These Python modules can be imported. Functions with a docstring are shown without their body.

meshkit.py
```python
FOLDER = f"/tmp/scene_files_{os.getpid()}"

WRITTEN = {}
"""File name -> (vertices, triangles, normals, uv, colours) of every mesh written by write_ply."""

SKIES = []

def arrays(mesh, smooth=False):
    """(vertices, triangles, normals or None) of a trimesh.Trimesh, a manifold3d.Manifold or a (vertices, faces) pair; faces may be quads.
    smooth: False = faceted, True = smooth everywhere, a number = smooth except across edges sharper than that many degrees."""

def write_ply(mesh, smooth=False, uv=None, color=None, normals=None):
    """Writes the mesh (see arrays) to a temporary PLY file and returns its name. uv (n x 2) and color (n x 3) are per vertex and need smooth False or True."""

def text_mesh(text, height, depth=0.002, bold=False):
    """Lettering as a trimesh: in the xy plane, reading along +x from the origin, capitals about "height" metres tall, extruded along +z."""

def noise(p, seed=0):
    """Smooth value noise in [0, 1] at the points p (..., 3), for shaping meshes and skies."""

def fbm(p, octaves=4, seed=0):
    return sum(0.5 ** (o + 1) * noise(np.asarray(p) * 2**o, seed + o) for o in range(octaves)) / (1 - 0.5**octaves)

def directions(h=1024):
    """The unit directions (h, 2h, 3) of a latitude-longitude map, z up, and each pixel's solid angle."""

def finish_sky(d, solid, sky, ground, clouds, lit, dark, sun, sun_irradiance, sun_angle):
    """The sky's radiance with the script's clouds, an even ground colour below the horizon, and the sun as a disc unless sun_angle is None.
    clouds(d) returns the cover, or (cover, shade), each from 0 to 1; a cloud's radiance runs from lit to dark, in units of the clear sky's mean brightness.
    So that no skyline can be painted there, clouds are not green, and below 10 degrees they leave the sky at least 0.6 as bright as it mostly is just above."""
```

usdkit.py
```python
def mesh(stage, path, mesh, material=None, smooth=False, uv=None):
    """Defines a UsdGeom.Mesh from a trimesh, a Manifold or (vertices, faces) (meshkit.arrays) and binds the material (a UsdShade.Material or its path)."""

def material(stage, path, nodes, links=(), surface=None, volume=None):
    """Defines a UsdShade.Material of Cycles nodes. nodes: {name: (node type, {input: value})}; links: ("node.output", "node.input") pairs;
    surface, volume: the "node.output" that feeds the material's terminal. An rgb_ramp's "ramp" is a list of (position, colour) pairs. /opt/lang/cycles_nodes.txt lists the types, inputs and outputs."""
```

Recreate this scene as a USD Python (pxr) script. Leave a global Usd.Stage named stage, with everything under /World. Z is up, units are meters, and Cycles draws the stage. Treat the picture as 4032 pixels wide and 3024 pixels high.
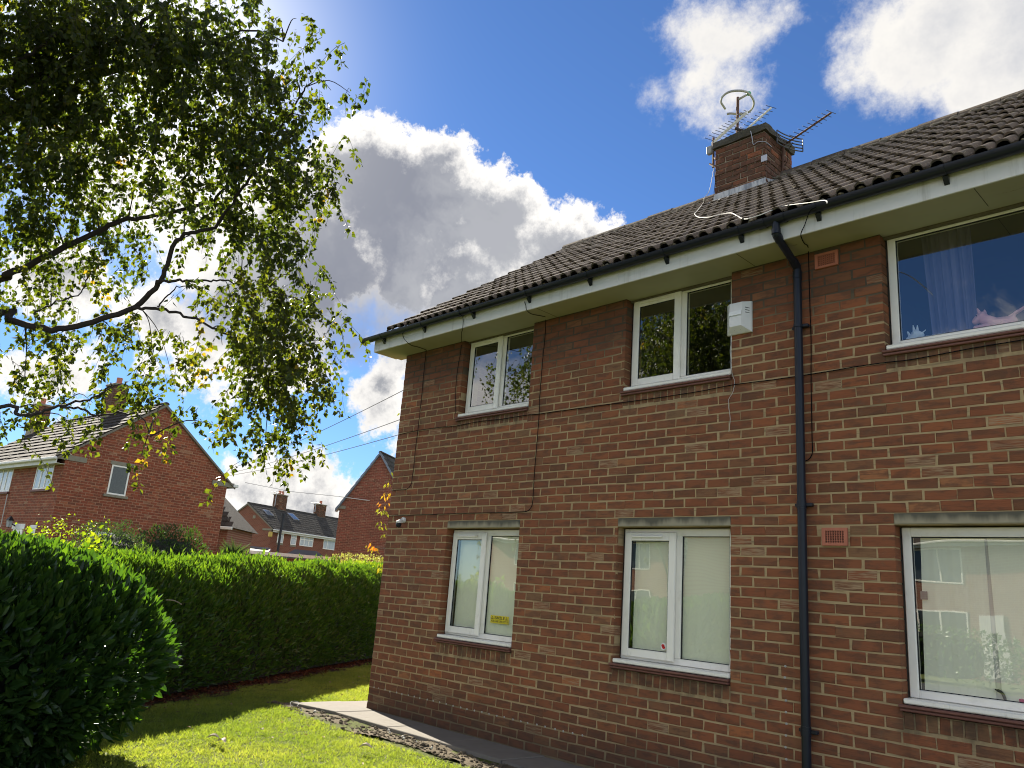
import math, random
import numpy as np
import trimesh
import meshkit, usdkit
from pxr import Gf, Sdf, Usd, UsdGeom, UsdLux, UsdShade, Vt

stage = Usd.Stage.CreateInMemory()
UsdGeom.SetStageUpAxis(stage, 'Z'); UsdGeom.SetStageMetersPerUnit(stage, 1.0)
UsdGeom.Xform.Define(stage, '/World')
T = Sdf.ValueTypeNames
rng = np.random.default_rng(7); random.seed(7)

# ---------------------------------------------------------------- camera
W, H, F = 4032, 3024, 3122.4
CAM = np.array([8.798, -6.327, 1.495])
YAW, PITCH, ROLL = math.radians(46.273), math.radians(14.937), math.radians(4.444)
FW = np.array([-math.sin(YAW) * math.cos(PITCH), math.cos(YAW) * math.cos(PITCH), math.sin(PITCH)])
_r = np.array([math.cos(YAW), math.sin(YAW), 0.0]); _u = np.cross(_r, FW)
RI = math.cos(ROLL) * _r + math.sin(ROLL) * _u; UP = -math.sin(ROLL) * _r + math.cos(ROLL) * _u
cam = UsdGeom.Camera.Define(stage, '/World/camera')
cam.CreateHorizontalApertureAttr(36.0); cam.CreateVerticalApertureAttr(27.0)
cam.CreateFocalLengthAttr(36.0 * F / W)
cam.CreateClippingRangeAttr(Gf.Vec2f(0.05, 5000))
cam.AddTransformOp().Set(Gf.Matrix4d(*RI, 0, *UP, 0, *(-FW), 0, *CAM, 1))
cam.CreateExposureAttr(EXPOSURE := 1.85)


def ray(u, v):
    d = FW + RI * (u - W / 2) / F + UP * (H / 2 - v) / F
    return d / np.linalg.norm(d)
def on(u, v, axis, val):
    d = ray(u, v); return CAM + d * ((val - CAM[axis]) / d[axis])
def at(u, v, dist):
    return CAM + ray(u, v) * dist
def onplane(u, v, P, n):
    d = ray(u, v); return CAM + d * (((np.asarray(P) - CAM) @ n) / (d @ n))
def proj(P):
    d = np.asarray(P, float) - CAM; s = F / np.maximum(d @ FW, 1e-3)
    return np.stack([W / 2 + s * (d @ RI), H / 2 - s * (d @ UP)], -1)

# ---------------------------------------------------------------- sun and sky
SUN = ray(556, 197)                       # the sun stands low behind the birch
ELEV, AZ = math.asin(SUN[2]), math.atan2(SUN[0], SUN[1])
sun = UsdLux.DistantLight.Define(stage, '/World/sun')
sun.CreateIntensityAttr(1.25); sun.CreateAngleAttr(0.53); sun.CreateNormalizeAttr(True)
sun.CreateColorAttr(Gf.Vec3f(1.0, 0.93, 0.80))
_z = SUN; _x = np.cross([0, 0, 1.0], _z); _x /= np.linalg.norm(_x); _y = np.cross(_z, _x)
sun.AddTransformOp().Set(Gf.Matrix4d(*_x, 0, *_y, 0, *_z, 0, 0, 0, 0, 1))


class Graph:
    def __init__(s): s.n, s.l, s.k = {}, [], 0
    def add(s, kind, out, link=None, **inp):
        s.k += 1; name = f'{kind}_{s.k}'
        for k in list(inp):
            v = inp[k]
            if isinstance(v, str) and '.' in v and v.split('.')[0] in s.n:
                s.l.append((v, f'{name}.{k}')); del inp[k]
        s.n[name] = (kind, inp); return f'{name}.{out}'
    def math(s, op, a, b=0.0, c=0.0, clamp=False): return s.add('math', 'value', math_type=op, value1=a, value2=b, value3=c, use_clamp=clamp)
    def vmath(s, op, a, b=(0, 0, 0), out='vector', **k): return s.add('vector_math', out, math_type=op, vector1=a, vector2=b, **k)
    def mixc(s, f, a, b, op='mix'): return s.add('mix_color', 'result', blend_type=op, fac=f, a=a, b=b)
    def step(s, x, a, b): return s.add('map_range', 'result', range_type='smoothstep', value=x, from_min=a, from_max=b, to_min=0.0, to_max=1.0, clamp=True)
    def noise(s, vec, scale, detail=2.0, rough=0.5, out='fac', **k): return s.add('noise_texture', out, vector=vec, scale=scale, detail=detail, roughness=rough, **k)
    def ramp(s, f, stops): return s.add('rgb_ramp', 'color', fac=f, ramp=stops)


def make_sky():
    g = Graph()
    d = g.add('texture_coordinate', 'generated')
    w1 = g.vmath('subtract', g.noise(d, 5.0, 2.0, out='color'), (0.5, 0.5, 0.5))
    w2 = g.vmath('subtract', g.noise(d, 17.0, 8.0, 0.62, out='color'), (0.5, 0.5, 0.5))
    wd = g.vmath('add', g.vmath('add', d, g.vmath('scale', w1, scale=0.10)), g.vmath('scale', w2, scale=0.085))
    fine = g.noise(d, 26.0, 9.0, 0.68)
    def group(blobs, k=0.03):
        f = None
        for u, v, r in blobs:                                # photograph 2212 wide: centre and radius of each lobe as a direction
            c = ray(u * W / 2212, v * W / 2212); rad = r * W / 2212 / F
            q = g.math('subtract', g.vmath('distance', wd, tuple(c), out='value'), rad)
            f = q if f is None else g.math('smoothmin', f, q, k)
        return g.math('add', f, g.math('multiply', g.math('subtract', fine, 0.5), -0.085))
    big = group([(800, 430, 140), (845, 520, 150), (930, 470, 175), (1060, 480, 140), (1200, 540, 140), (860, 620, 140), (1010, 640, 130), (1150, 660, 130), (1320, 520, 70), (650, 560, 190), (520, 640, 120), (1330, 690, 110)])
    low = group([(800, 830, 85), (860, 780, 50), (600, 780, 90), (430, 790, 80), (650, 1030, 75), (560, 1060, 80), (760, 1060, 50), (700, 1100, 90), (830, 940, 16), (500, 980, 25), (620, 1150, 110), (880, 1080, 70), (300, 430, 90), (210, 330, 80), (330, 700, 95), (420, 520, 95), (120, 620, 90), (90, 830, 70), (400, 350, 70)], 0.015)
    white = group([(1560, 60, 95), (1640, 20, 70), (1530, 140, 85), (1600, 150, 60), (1545, 215, 30), (1400, 205, 22), (1930, 110, 110), (2040, 60, 150), (2130, 160, 120), (2000, 180, 70), (2260, 40, 200), (2400, 150, 200), (1830, 130, 20), (1490, 15, 16), (1820, 35, 18)], 0.02)
    # unseen clouds added outside the view, made extra bright to light the facade
    up = g.add('separate_xyz', 'z', vector=d)
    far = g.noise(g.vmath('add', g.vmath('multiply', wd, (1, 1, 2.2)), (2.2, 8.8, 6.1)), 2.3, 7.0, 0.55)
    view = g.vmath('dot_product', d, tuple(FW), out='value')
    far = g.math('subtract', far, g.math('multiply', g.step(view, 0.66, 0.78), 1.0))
    sky = g.add('sky_texture', 'color', sky_type='single_scattering', sun_disc=False, sun_elevation=ELEV, sun_rotation=AZ, altitude=60.0, air_density=1.0, aerosol_density=SKY_AEROSOL, ozone_density=SKY_OZONE, vector=d)
    sky = g.mixc(1.0, sky, SKY_TINT, 'multiply')
    glare = g.math('power', g.math('maximum', g.vmath('dot_product', d, tuple(SUN), out='value'), 0.0), 85.0)
    def lit(s, deep, w, a, b, low=None):                               # bright sunlit edge, grey shaded body
        body = g.math('add', g.step(s, -0.012, -deep), g.math('multiply', g.math('subtract', g.noise(wd, 9.0, 5.0, 0.6), 0.5), w))
        if low is not None: body = g.math('maximum', body, low)
        return g.mixc(g.add('clamp', 'result', value=body), a, b)
    hgt = g.vmath('dot_product', wd, tuple(UP), out='value')
    fwd = g.math('maximum', g.vmath('dot_product', wd, tuple(FW), out='value'), 0.05)
    hgt = g.math('divide', hgt, fwd)                          # how high over the middle of the view direction
    L, D, M = CLOUD_LIT, CLOUD_DARK, CLOUD_MID
    sc = lambda c, k: tuple(x * k for x in c)
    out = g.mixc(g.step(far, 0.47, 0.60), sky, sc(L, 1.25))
    out = g.mixc(g.step(white, 0.016, -0.038), out, lit(white, 0.13, 0.9, sc(L, 0.86), sc(M, 0.95)))
    out = g.mixc(g.step(low, 0.006, -0.012), out, lit(low, 0.055, 1.1, sc(L, 0.95), sc(M, 0.62)))
    base = g.math('multiply', g.step(hgt, 0.20, 0.06), 0.92)
    soft = g.math('multiply', g.step(hgt, 0.16, 0.06), 0.05)  # ragged soft underside, crisp top
    out = g.mixc(g.step(g.math('add', big, g.math('multiply', soft, 0.2)), g.math('add', 0.005, soft), g.math('subtract', -0.009, soft)), out, lit(big, 0.05, 0.34, L, g.mixc(g.step(g.noise(wd, 6.0, 5.0, 0.55), 0.42, 0.66), D, sc(M, 0.72)), base))
    out = g.mixc(g.math('multiply', glare, 0.75), out, GLARE)     # thin bright veil round the sun
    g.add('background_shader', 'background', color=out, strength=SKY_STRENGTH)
    return usdkit.material(stage, '/World/Looks/sky', g.n, g.l, surface=f'background_shader_{g.k}.background')


BRICK_BRIGHT, GLASS_EXTRA = 1.08, 0.20
SKY_STRENGTH, SKY_AEROSOL, SKY_OZONE, SKY_TINT = 0.05, 0.1, 3.0, (0.40, 0.56, 0.78)
CLOUD_LIT, CLOUD_DARK, CLOUD_MID, GLARE = (6.4, 6.2, 5.9), (1.6, 1.7, 2.05), (3.6, 3.7, 4.0), (11, 10.6, 9.8)
UsdGeom.Scope.Define(stage, '/World/Looks')
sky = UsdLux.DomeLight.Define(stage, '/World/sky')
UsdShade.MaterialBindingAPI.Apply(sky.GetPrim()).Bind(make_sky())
sky.GetPrim().SetCustomDataByKey('kind', 'structure')

# ---------------------------------------------------------------- helpers
taken = set()
def numbered(parent, name):
    p, k = f'{parent}/{name}', 0
    while p in taken:
        k += 1; p = f'{parent}/{name}_{k:03d}'
    taken.add(p); return p


class Thing:
    def __init__(s, path, base): s.path, s.base = path, np.asarray(base, float)


def meta(prim, **k):
    for a, b in k.items():
        if b: prim.SetCustomDataByKey(a, b)


def thing(name, label, cat, base=(0, 0, 0), group=None, kind=None):
    path = numbered('/World', name)
    x = UsdGeom.Xform.Define(stage, path); x.AddTranslateOp().Set(Gf.Vec3d(*map(float, base)))
    meta(x.GetPrim(), label=label, category=cat, group=group, kind=kind)
    return Thing(path, base)


class MB:
    """Collects shapes, each with a number (tint) per vertex, into one mesh."""
    def __init__(s): s.v, s.f, s.t, s.n = [], [], [], 0
    def add(s, v, f, tint=0.5):
        v = np.asarray(v, float).reshape(-1, 3); f = np.asarray(f, int)
        if f.shape[1] == 4: f = np.vstack([f[:, [0, 1, 2]], f[:, [0, 2, 3]]])
        s.v.append(v); s.f.append(f + s.n); s.t.append(np.broadcast_to(np.asarray(tint, float), (len(v),))); s.n += len(v)
        return s
    def mesh(s, m, tint=0.5): return s.add(m.vertices, m.faces, tint)
    def box(s, lo, hi, tint=0.5, frame=None, chamfer=0.0):
        lo, hi = np.minimum(lo, hi), np.maximum(lo, hi)
        if chamfer:
            c = min(chamfer, *(0.45 * (hi - lo))); pts = []
            for k in range(3):
                for a in np.ndindex(2, 2, 2):
                    p = np.where(a, hi, lo).astype(float)
                    for j in range(3):
                        if j != k: p[j] += c if a[j] == 0 else -c
                    pts.append(p)
            m = trimesh.convex.convex_hull(np.array(pts))
            v, f = m.vertices, m.faces
        else:
            v = np.array([[x, y, z] for x in (lo[0], hi[0]) for y in (lo[1], hi[1]) for z in (lo[2], hi[2])])
            f = np.array([[0, 1, 3, 2], [4, 6, 7, 5], [0, 4, 5, 1], [2, 3, 7, 6], [0, 2, 6, 4], [1, 5, 7, 3]])
        if frame is not None: v = frame(v)
        return s.add(v, f, tint)
    def tube(s, pts, r, sides=6, tint=0.5, cap=True):
        pts = np.asarray(pts, float); n = len(pts); r = np.broadcast_to(np.asarray(r, float), (n,))
        d = np.gradient(pts, axis=0); d /= np.maximum(np.linalg.norm(d, axis=1, keepdims=True), 1e-9)
        a = np.cross(d[0], [0, 0, 1.0] if abs(d[0][2]) < 0.9 else [1.0, 0, 0]); a /= np.linalg.norm(a)
        th = np.linspace(0, 2 * np.pi, sides, endpoint=False); V = []
        for k in range(n):
            a = a - d[k] * (a @ d[k]); a /= max(np.linalg.norm(a), 1e-9); b = np.cross(d[k], a)
            V.append(pts[k] + r[k] * (np.cos(th)[:, None] * a + np.sin(th)[:, None] * b))
        V = np.vstack(V); i = np.arange(sides); j = (i + 1) % sides
        Fq = np.vstack([np.stack([k * sides + i, k * sides + j, (k + 1) * sides + j, (k + 1) * sides + i], 1) for k in range(n - 1)])
        s.add(V, Fq, tint)
        if cap:
            m = s.n - len(V); base = s.n
            s.v.append(pts[[0, -1]]); s.t.append(np.full(2, float(np.mean(tint)))); s.n += 2
            s.f.append(np.stack([np.full(sides, base), m + j, m + i], 1)); e = m + (n - 1) * sides
            s.f.append(np.stack([np.full(sides, base + 1), e + i, e + j], 1))
        return s
    def arrays(s): return np.vstack(s.v), np.vstack(s.f), np.concatenate(s.t)


def flip_check(v, f): return v, f


def build(name, mb, mat, parent=None, smooth=False, label=None, cat=None, kind=None, group=None, frame=None):
    """One Mesh prim under parent (a Thing or the prim path of a part), or top-level. Returns a Thing to hang sub-parts on."""
    base = parent.base if parent else np.zeros(3)
    path = numbered(parent.path if parent else '/World', name)
    if isinstance(mb, MB): v, f, t = mb.arrays()
    else: v, f, t = np.asarray(mb.vertices, float), np.asarray(mb.faces), None
    if frame is not None: v = frame(v)
    used = np.unique(f)
    if len(used) < len(v):
        mp = np.zeros(len(v), int); mp[used] = np.arange(len(used)); v, f = v[used], mp[f]; t = None if t is None else np.asarray(t)[used]
    if smooth is True or smooth is False or not smooth:
        m = usdkit.mesh(stage, path, (v - base, f), mat, smooth=smooth)
    else:
        m = usdkit.mesh(stage, path, trimesh.Trimesh(v - base, f, process=False), mat, smooth=smooth); t = None if t is None else float(np.mean(t))
    if t is not None:
        pv = UsdGeom.PrimvarsAPI(m)
        if np.ndim(t) == 0 or np.ptp(t) == 0: pv.CreatePrimvar('tint', T.FloatArray, 'constant').Set(Vt.FloatArray([float(np.mean(t))]))
        else: pv.CreatePrimvar('tint', T.FloatArray, 'vertex').Set(Vt.FloatArray.FromNumpy(t.astype(np.float32)))
    meta(m.GetPrim(), label=label, category=cat, kind=kind, group=group)
    return Thing(path, base)


def frame_of(origin, ex, ey):
    """Local (x along, y inward, z up) to world."""
    o, ex, ey = np.asarray(origin, float), np.asarray(ex, float), np.asarray(ey, float)
    return lambda v: o + np.asarray(v)[:, :1] * ex + np.asarray(v)[:, 1:2] * ey + np.asarray(v)[:, 2:3] * np.array([0, 0, 1.0])


def brick_shape(x0, x1, z0, z1, y_back, y_front, bev=0.005, jit=0.0026):
    """A brick in a wall whose face looks towards -y: four sides, a worn arris, a face. 18 triangles."""
    def rect(a, y, j):
        p = np.array([[x0 + a, y, z0 + a], [x1 - a, y, z0 + a], [x1 - a, y, z1 - a], [x0 + a, y, z1 - a]]); return p + rng.normal(0, j, (4, 3)) * [1, 0.12, 1]
    v = np.vstack([rect(0, y_back, 0), rect(0, y_front + bev * 0.6, jit), rect(bev, y_front, jit)])
    q = []
    for a in (0, 4):
        for k in range(4): q.append([a + k, a + (k + 1) % 4, a + 4 + (k + 1) % 4, a + 4 + k])
    q.append([8, 9, 10, 11]); return v, np.array(q)


def lay_bricks(x0, x1, z0, z1, holes, pitch_x, pitch_z, joint, y_back, y_front, clip=None, proud=0.0025, phase=0.0, rowoff=0, bev=0.005):
    """Stretcher bond over a wall face in local coordinates; returns [(v, f, tint)]. holes: (x0, x1, z0, z1). clip(z) -> (lo, hi)."""
    out, r = [], rowoff
    z = z0
    while z < z1 - 0.01:
        zt = min(z + pitch_z - joint, z1)
        lo, hi = (x0, x1) if clip is None else clip((z + zt) / 2)
        lo, hi = max(lo, x0), min(hi, x1)
        segs = [(lo, hi)]
        for hx0, hx1, hz0, hz1 in holes:
            if hz0 < (z + zt) / 2 < hz1:
                segs = [p for a, b in segs for p in ((a, min(b, hx0)), (max(a, hx1), b)) if p[1] - p[0] > 0.02]
        x = x0 - pitch_x + phase + (pitch_x / 2 if r % 2 else 0.0)
        while x < hi:
            jx = rng.normal(0, 0.004)
            for a, b in segs:
                p, q = max(x + jx, a), min(x + pitch_x - joint + jx + rng.normal(0, 0.0015), b)
                if a > lo + 1e-6 and p == a and p - (x + jx) > 1e-6: p = a
                if q - p > 0.025:
                    if b - q < 0.03 and b < hi - 1e-6: q = b
                    dz = rng.normal(0, 0.0012)
                    v, f = brick_shape(p, q, z + dz, zt + dz, y_back, y_front - rng.uniform(0, proud), bev)
                    out.append((v, f, rng.random()))
            x += pitch_x
        z += pitch_z; r += 1
    return out


def put_pieces(pieces, name, stuff_name, mats, parent, frame=None, limit=300, margin=0):
    """The limit pieces that show largest become parts, the rest one part marked as stuff."""
    size = []
    for v, f, t in pieces:
        w = frame(v) if frame else np.asarray(v)
        p = proj(w); d = (w - CAM) @ FW
        inside = (p[:, 0].max() > 0) & (p[:, 0].min() < W) & (p[:, 1].max() > 0) & (p[:, 1].min() < H) & (d.min() > 0.1)
        size.append(np.ptp(p[:, 0]) * np.ptp(p[:, 1]) if inside else -1)
    order = np.argsort(size)[::-1]; n = int(min(limit, (np.array(size) > 0).sum()))
    mats = mats if isinstance(mats, list) else [mats]
    for k in order[:n]:
        v, f, t = pieces[k]
        build(name, MB().add(frame(v) if frame else v, f, t), mats[0], parent)
    if len(order) > n:
        mb = MB()
        for k in order[n:]:
            v, f, t = pieces[k]; mb.add(frame(v) if frame else v, f, t)
        build(stuff_name, mb, mats[0], parent, kind='stuff')


# ---------------------------------------------------------------- materials
def mat(name, fn):
    g = Graph(); g.tint = g.add('attribute', 'fac', attribute='tint'); g.pos = g.add('geometry', 'position')
    surf = fn(g)
    return usdkit.material(stage, f'/World/Looks/{name}', g.n, g.l, surface=surf)
def prin(g, color, rough=0.8, spec=0.3, bump=None, bump_dist=0.002, strength=1.0, **k):
    if bump is not None: k['normal'] = g.add('bump', 'normal', height=bump, strength=strength, distance=bump_dist)
    return g.add('principled_bsdf', 'BSDF', base_color=color, roughness=rough, specular_ior_level=spec, **k)
def plain(name, color, rough=0.6, var=0.12, scale=6.0, spec=0.4, bump=0.0, **k):
    def fn(g):
        n = g.noise(g.pos, scale, 4.0, 0.6)
        c = g.mixc(n, tuple(x * (1 - var) for x in color), tuple(x * (1 + var) for x in color))
        return prin(g, c, rough, spec, g.noise(g.pos, scale * 18, 3.0) if bump else None, bump, **k)
    return mat(name, fn)


def sill_runs(g, z):
    """Rain-washed dirt below the six sills: strongest at the ends and just under the clay tiles."""
    x = g.add('separate_xyz', 'x', vector=g.pos); m = None
    for a, b in ((1.235, 2.487), (3.852, 5.108), (6.488, 8.70)):
        k = g.math('multiply', g.step(x, a - 0.10, a + 0.05), g.step(x, b + 0.10, b - 0.05)); m = k if m is None else g.math('add', m, k)
    run = g.noise(g.vmath('multiply', g.pos, (7.0, 7.0, 1.1)), 1.0, 5.0, 0.65)
    zz = g.math('add', z, g.math('multiply', g.math('subtract', run, 0.5), 0.55))
    band = g.math('add', g.math('multiply', g.step(zz, 0.62, 0.93), g.step(z, 0.98, 0.93)), g.math('multiply', g.step(zz, 3.36, 3.60), g.step(z, 3.66, 3.60)))
    return g.math('multiply', g.math('multiply', m, band), g.step(g.noise(g.pos, 5.0, 4.0, 0.6), 0.30, 0.60), clamp=True)


def brick_mat(name, stops, grey=(0.11, 0.085, 0.065), streak=1.0, damp=True, bright=1.0):
    def fn(g):
        b = lambda c: tuple(x * bright * k for x, k in zip(c, (1.06, 0.97, 0.84)))
        base = g.ramp(g.tint, [(p, b(c)) for p, c in stops])
        rnd = g.add('white_noise_texture', 'value', dimensions='1D', w=g.math('multiply', g.tint, 913.7))
        # wire-cut drag lines run along each brick
        st = g.noise(g.vmath('add', g.vmath('multiply', g.pos, (7.0, 7.0, 150.0)), g.add('combine_xyz', 'vector', x=rnd, y=g.math('multiply', rnd, 40.0), z=0.0)), 1.0, 3.0, 0.6)
        blot = g.noise(g.pos, 13.0, 5.0, 0.6)
        fine = g.noise(g.pos, 160.0, 3.0, 0.6)
        c = g.mixc(g.math('multiply', g.step(st, 0.5, 0.75), g.math('multiply', g.math('add', rnd, 0.25), 0.55 * streak)), base, b((0.050, 0.029, 0.020)))
        heart = g.noise(g.vmath('add', g.vmath('multiply', g.pos, (5.0, 5.0, 16.0)), g.add('combine_xyz', 'vector', x=g.math('multiply', rnd, 17.0), y=0.0, z=rnd)), 1.0, 4.0, 0.6)
        c = g.mixc(g.math('multiply', g.step(heart, 0.46, 0.62), 0.72), c, b((0.078, 0.040, 0.028)))
        c = g.mixc(g.math('multiply', g.step(heart, 0.42, 0.28), 0.45), c, b((0.26, 0.095, 0.045)))
        c = g.mixc(g.math('multiply', g.step(blot, 0.5, 0.72), g.math('multiply', rnd, 0.55)), c, b(grey))
        c = g.mixc(g.math('multiply', g.step(blot, 0.46, 0.30), 0.5), c, b((0.20, 0.075, 0.045)))
        c = g.mixc(g.math('multiply', g.step(rnd, 0.965, 0.98), g.step(st, 0.4, 0.62)), c, b((0.30, 0.225, 0.15)))
        c = g.mixc(g.math('multiply', fine, 0.22), c, b((0.30, 0.17, 0.11)))
        z = g.add('separate_xyz', 'z', vector=g.pos)
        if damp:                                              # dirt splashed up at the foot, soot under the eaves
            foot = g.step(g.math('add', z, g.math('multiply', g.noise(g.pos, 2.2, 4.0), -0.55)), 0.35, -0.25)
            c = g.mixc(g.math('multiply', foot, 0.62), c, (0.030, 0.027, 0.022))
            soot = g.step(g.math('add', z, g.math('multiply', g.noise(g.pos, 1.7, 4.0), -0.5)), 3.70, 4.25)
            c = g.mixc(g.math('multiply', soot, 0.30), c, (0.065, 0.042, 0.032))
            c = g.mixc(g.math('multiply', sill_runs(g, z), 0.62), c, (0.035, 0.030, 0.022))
        return prin(g, c, 0.9, 0.2, g.math('add', g.math('multiply', st, 0.9), g.math('multiply', fine, 0.6)), 0.004, 0.9)
    return mat(name, fn)

STOPS = [(0.0, (0.110, 0.052, 0.029)), (0.12, (0.155, 0.060, 0.031)), (0.4, (0.195, 0.067, 0.033)), (0.65, (0.180, 0.073, 0.037)), (0.82, (0.235, 0.082, 0.037)), (0.89, (0.165, 0.085, 0.046)), (0.94, (0.180, 0.075, 0.040)), (0.955, (0.33, 0.115, 0.043)), (0.975, (0.145, 0.098, 0.058)), (1.0, (0.29, 0.125, 0.058))]
M = {}
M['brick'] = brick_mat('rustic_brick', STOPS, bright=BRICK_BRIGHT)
M['brick_red'] = brick_mat('red_brick', [(0.0, (0.150, 0.036, 0.022)), (0.5, (0.200, 0.047, 0.027)), (0.9, (0.245, 0.060, 0.031)), (0.95, (0.28, 0.105, 0.055)), (1.0, (0.24, 0.085, 0.045))], grey=(0.15, 0.052, 0.033), streak=0.5, damp=False, bright=BRICK_BRIGHT)
M['brick_chimney'] = brick_mat('sooty_brick', [(0.0, (0.028, 0.017, 0.013)), (0.5, (0.048, 0.022, 0.015)), (0.88, (0.062, 0.026, 0.016)), (0.95, (0.14, 0.048, 0.022)), (1.0, (0.20, 0.062, 0.026))], grey=(0.035, 0.028, 0.022), damp=False, bright=BRICK_BRIGHT)
def mortar(name, c0, c1, dirty=True):
    def fn(g):
        n = g.noise(g.pos, 11.0, 5.0, 0.65)
        c = g.mixc(n, c0, c1)
        z = g.add('separate_xyz', 'z', vector=g.pos)
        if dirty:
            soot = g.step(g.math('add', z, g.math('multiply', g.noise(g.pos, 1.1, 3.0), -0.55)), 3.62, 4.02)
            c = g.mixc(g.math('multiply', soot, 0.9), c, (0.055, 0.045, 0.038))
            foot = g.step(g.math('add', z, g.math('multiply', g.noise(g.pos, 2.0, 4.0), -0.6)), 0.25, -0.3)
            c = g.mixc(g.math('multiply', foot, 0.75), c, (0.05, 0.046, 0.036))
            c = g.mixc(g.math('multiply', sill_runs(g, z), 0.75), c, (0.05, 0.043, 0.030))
            c = g.mixc(g.math('multiply', g.step(g.noise(g.pos, 1.6, 5.0, 0.65), 0.50, 0.68), 0.55), c, (0.17, 0.12, 0.07))
            bed = g.noise(g.vmath('multiply', g.pos, (2.5, 2.5, 30.0)), 1.0, 4.0, 0.6)
            c = g.mixc(g.math('multiply', g.step(bed, 0.5, 0.68), 0.55), c, (0.13, 0.10, 0.062))
        return prin(g, c, 0.95, 0.15, g.noise(g.pos, 220.0, 3.0), 0.003, 0.8)
    return mat(name, fn)
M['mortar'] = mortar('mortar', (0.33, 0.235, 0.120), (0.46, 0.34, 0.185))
M['mortar_far'] = mortar('mortar_far', (0.30, 0.165, 0.10), (0.40, 0.235, 0.15), False)
M['mortar_soot'] = mortar('mortar_soot', (0.17, 0.13, 0.09), (0.34, 0.28, 0.20), False)
def far_brick(g):
    x = g.add('separate_xyz', 'x', vector=g.pos); y = g.add('separate_xyz', 'y', vector=g.pos); z = g.add('separate_xyz', 'z', vector=g.pos)
    uv = g.add('combine_xyz', 'vector', x=g.math('add', x, y), y=z, z=0.0)
    c = g.add('brick_texture', 'color', vector=uv, scale=1.0, color1=(0.22, 0.075, 0.05), color2=(0.15, 0.06, 0.042), mortar=(0.30, 0.20, 0.14), mortar_size=0.008, brick_width=0.235, row_height=0.086)
    return prin(g, g.mixc(g.math('multiply', g.noise(g.pos, 3.0, 4.0), 0.35), c, (0.16, 0.08, 0.055)), 0.9, 0.2)
M['far_brick'] = mat('far_brick', far_brick)
def upvc(g):
    n = g.noise(g.pos, 5.0, 5.0, 0.65); n2 = g.noise(g.vmath('multiply', g.pos, (30.0, 30.0, 6.0)), 1.0, 4.0)
    c = g.mixc(g.math('multiply', g.step(n, 0.52, 0.8), 0.45), (0.82, 0.785, 0.69), (0.56, 0.51, 0.38))
    c = g.mixc(g.math('multiply', g.step(n2, 0.62, 0.8), 0.4), c, (0.34, 0.31, 0.24))
    return prin(g, c, 0.33, 0.45)
M['upvc'] = mat('white_plastic', upvc)
M['seal'] = plain('black_seal', (0.012, 0.012, 0.013), 0.6)
def board(g):
    n = g.noise(g.pos, 3.0, 5.0, 0.6); st_ = g.noise(g.vmath('multiply', g.pos, (9.0, 9.0, 0.7)), 1.0, 6.0, 0.7)
    c = g.mixc(n, (0.60, 0.585, 0.53), (0.71, 0.695, 0.64))
    c = g.mixc(g.math('multiply', g.step(st_, 0.52, 0.76), 0.55), c, (0.30, 0.27, 0.20))
    c = g.mixc(g.step(g.noise(g.pos, 60.0, 4.0, 0.7), 0.70, 0.78), c, (0.12, 0.10, 0.07))
    return prin(g, c, 0.5, 0.35)
M['white_paint'] = mat('white_board', board)
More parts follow.
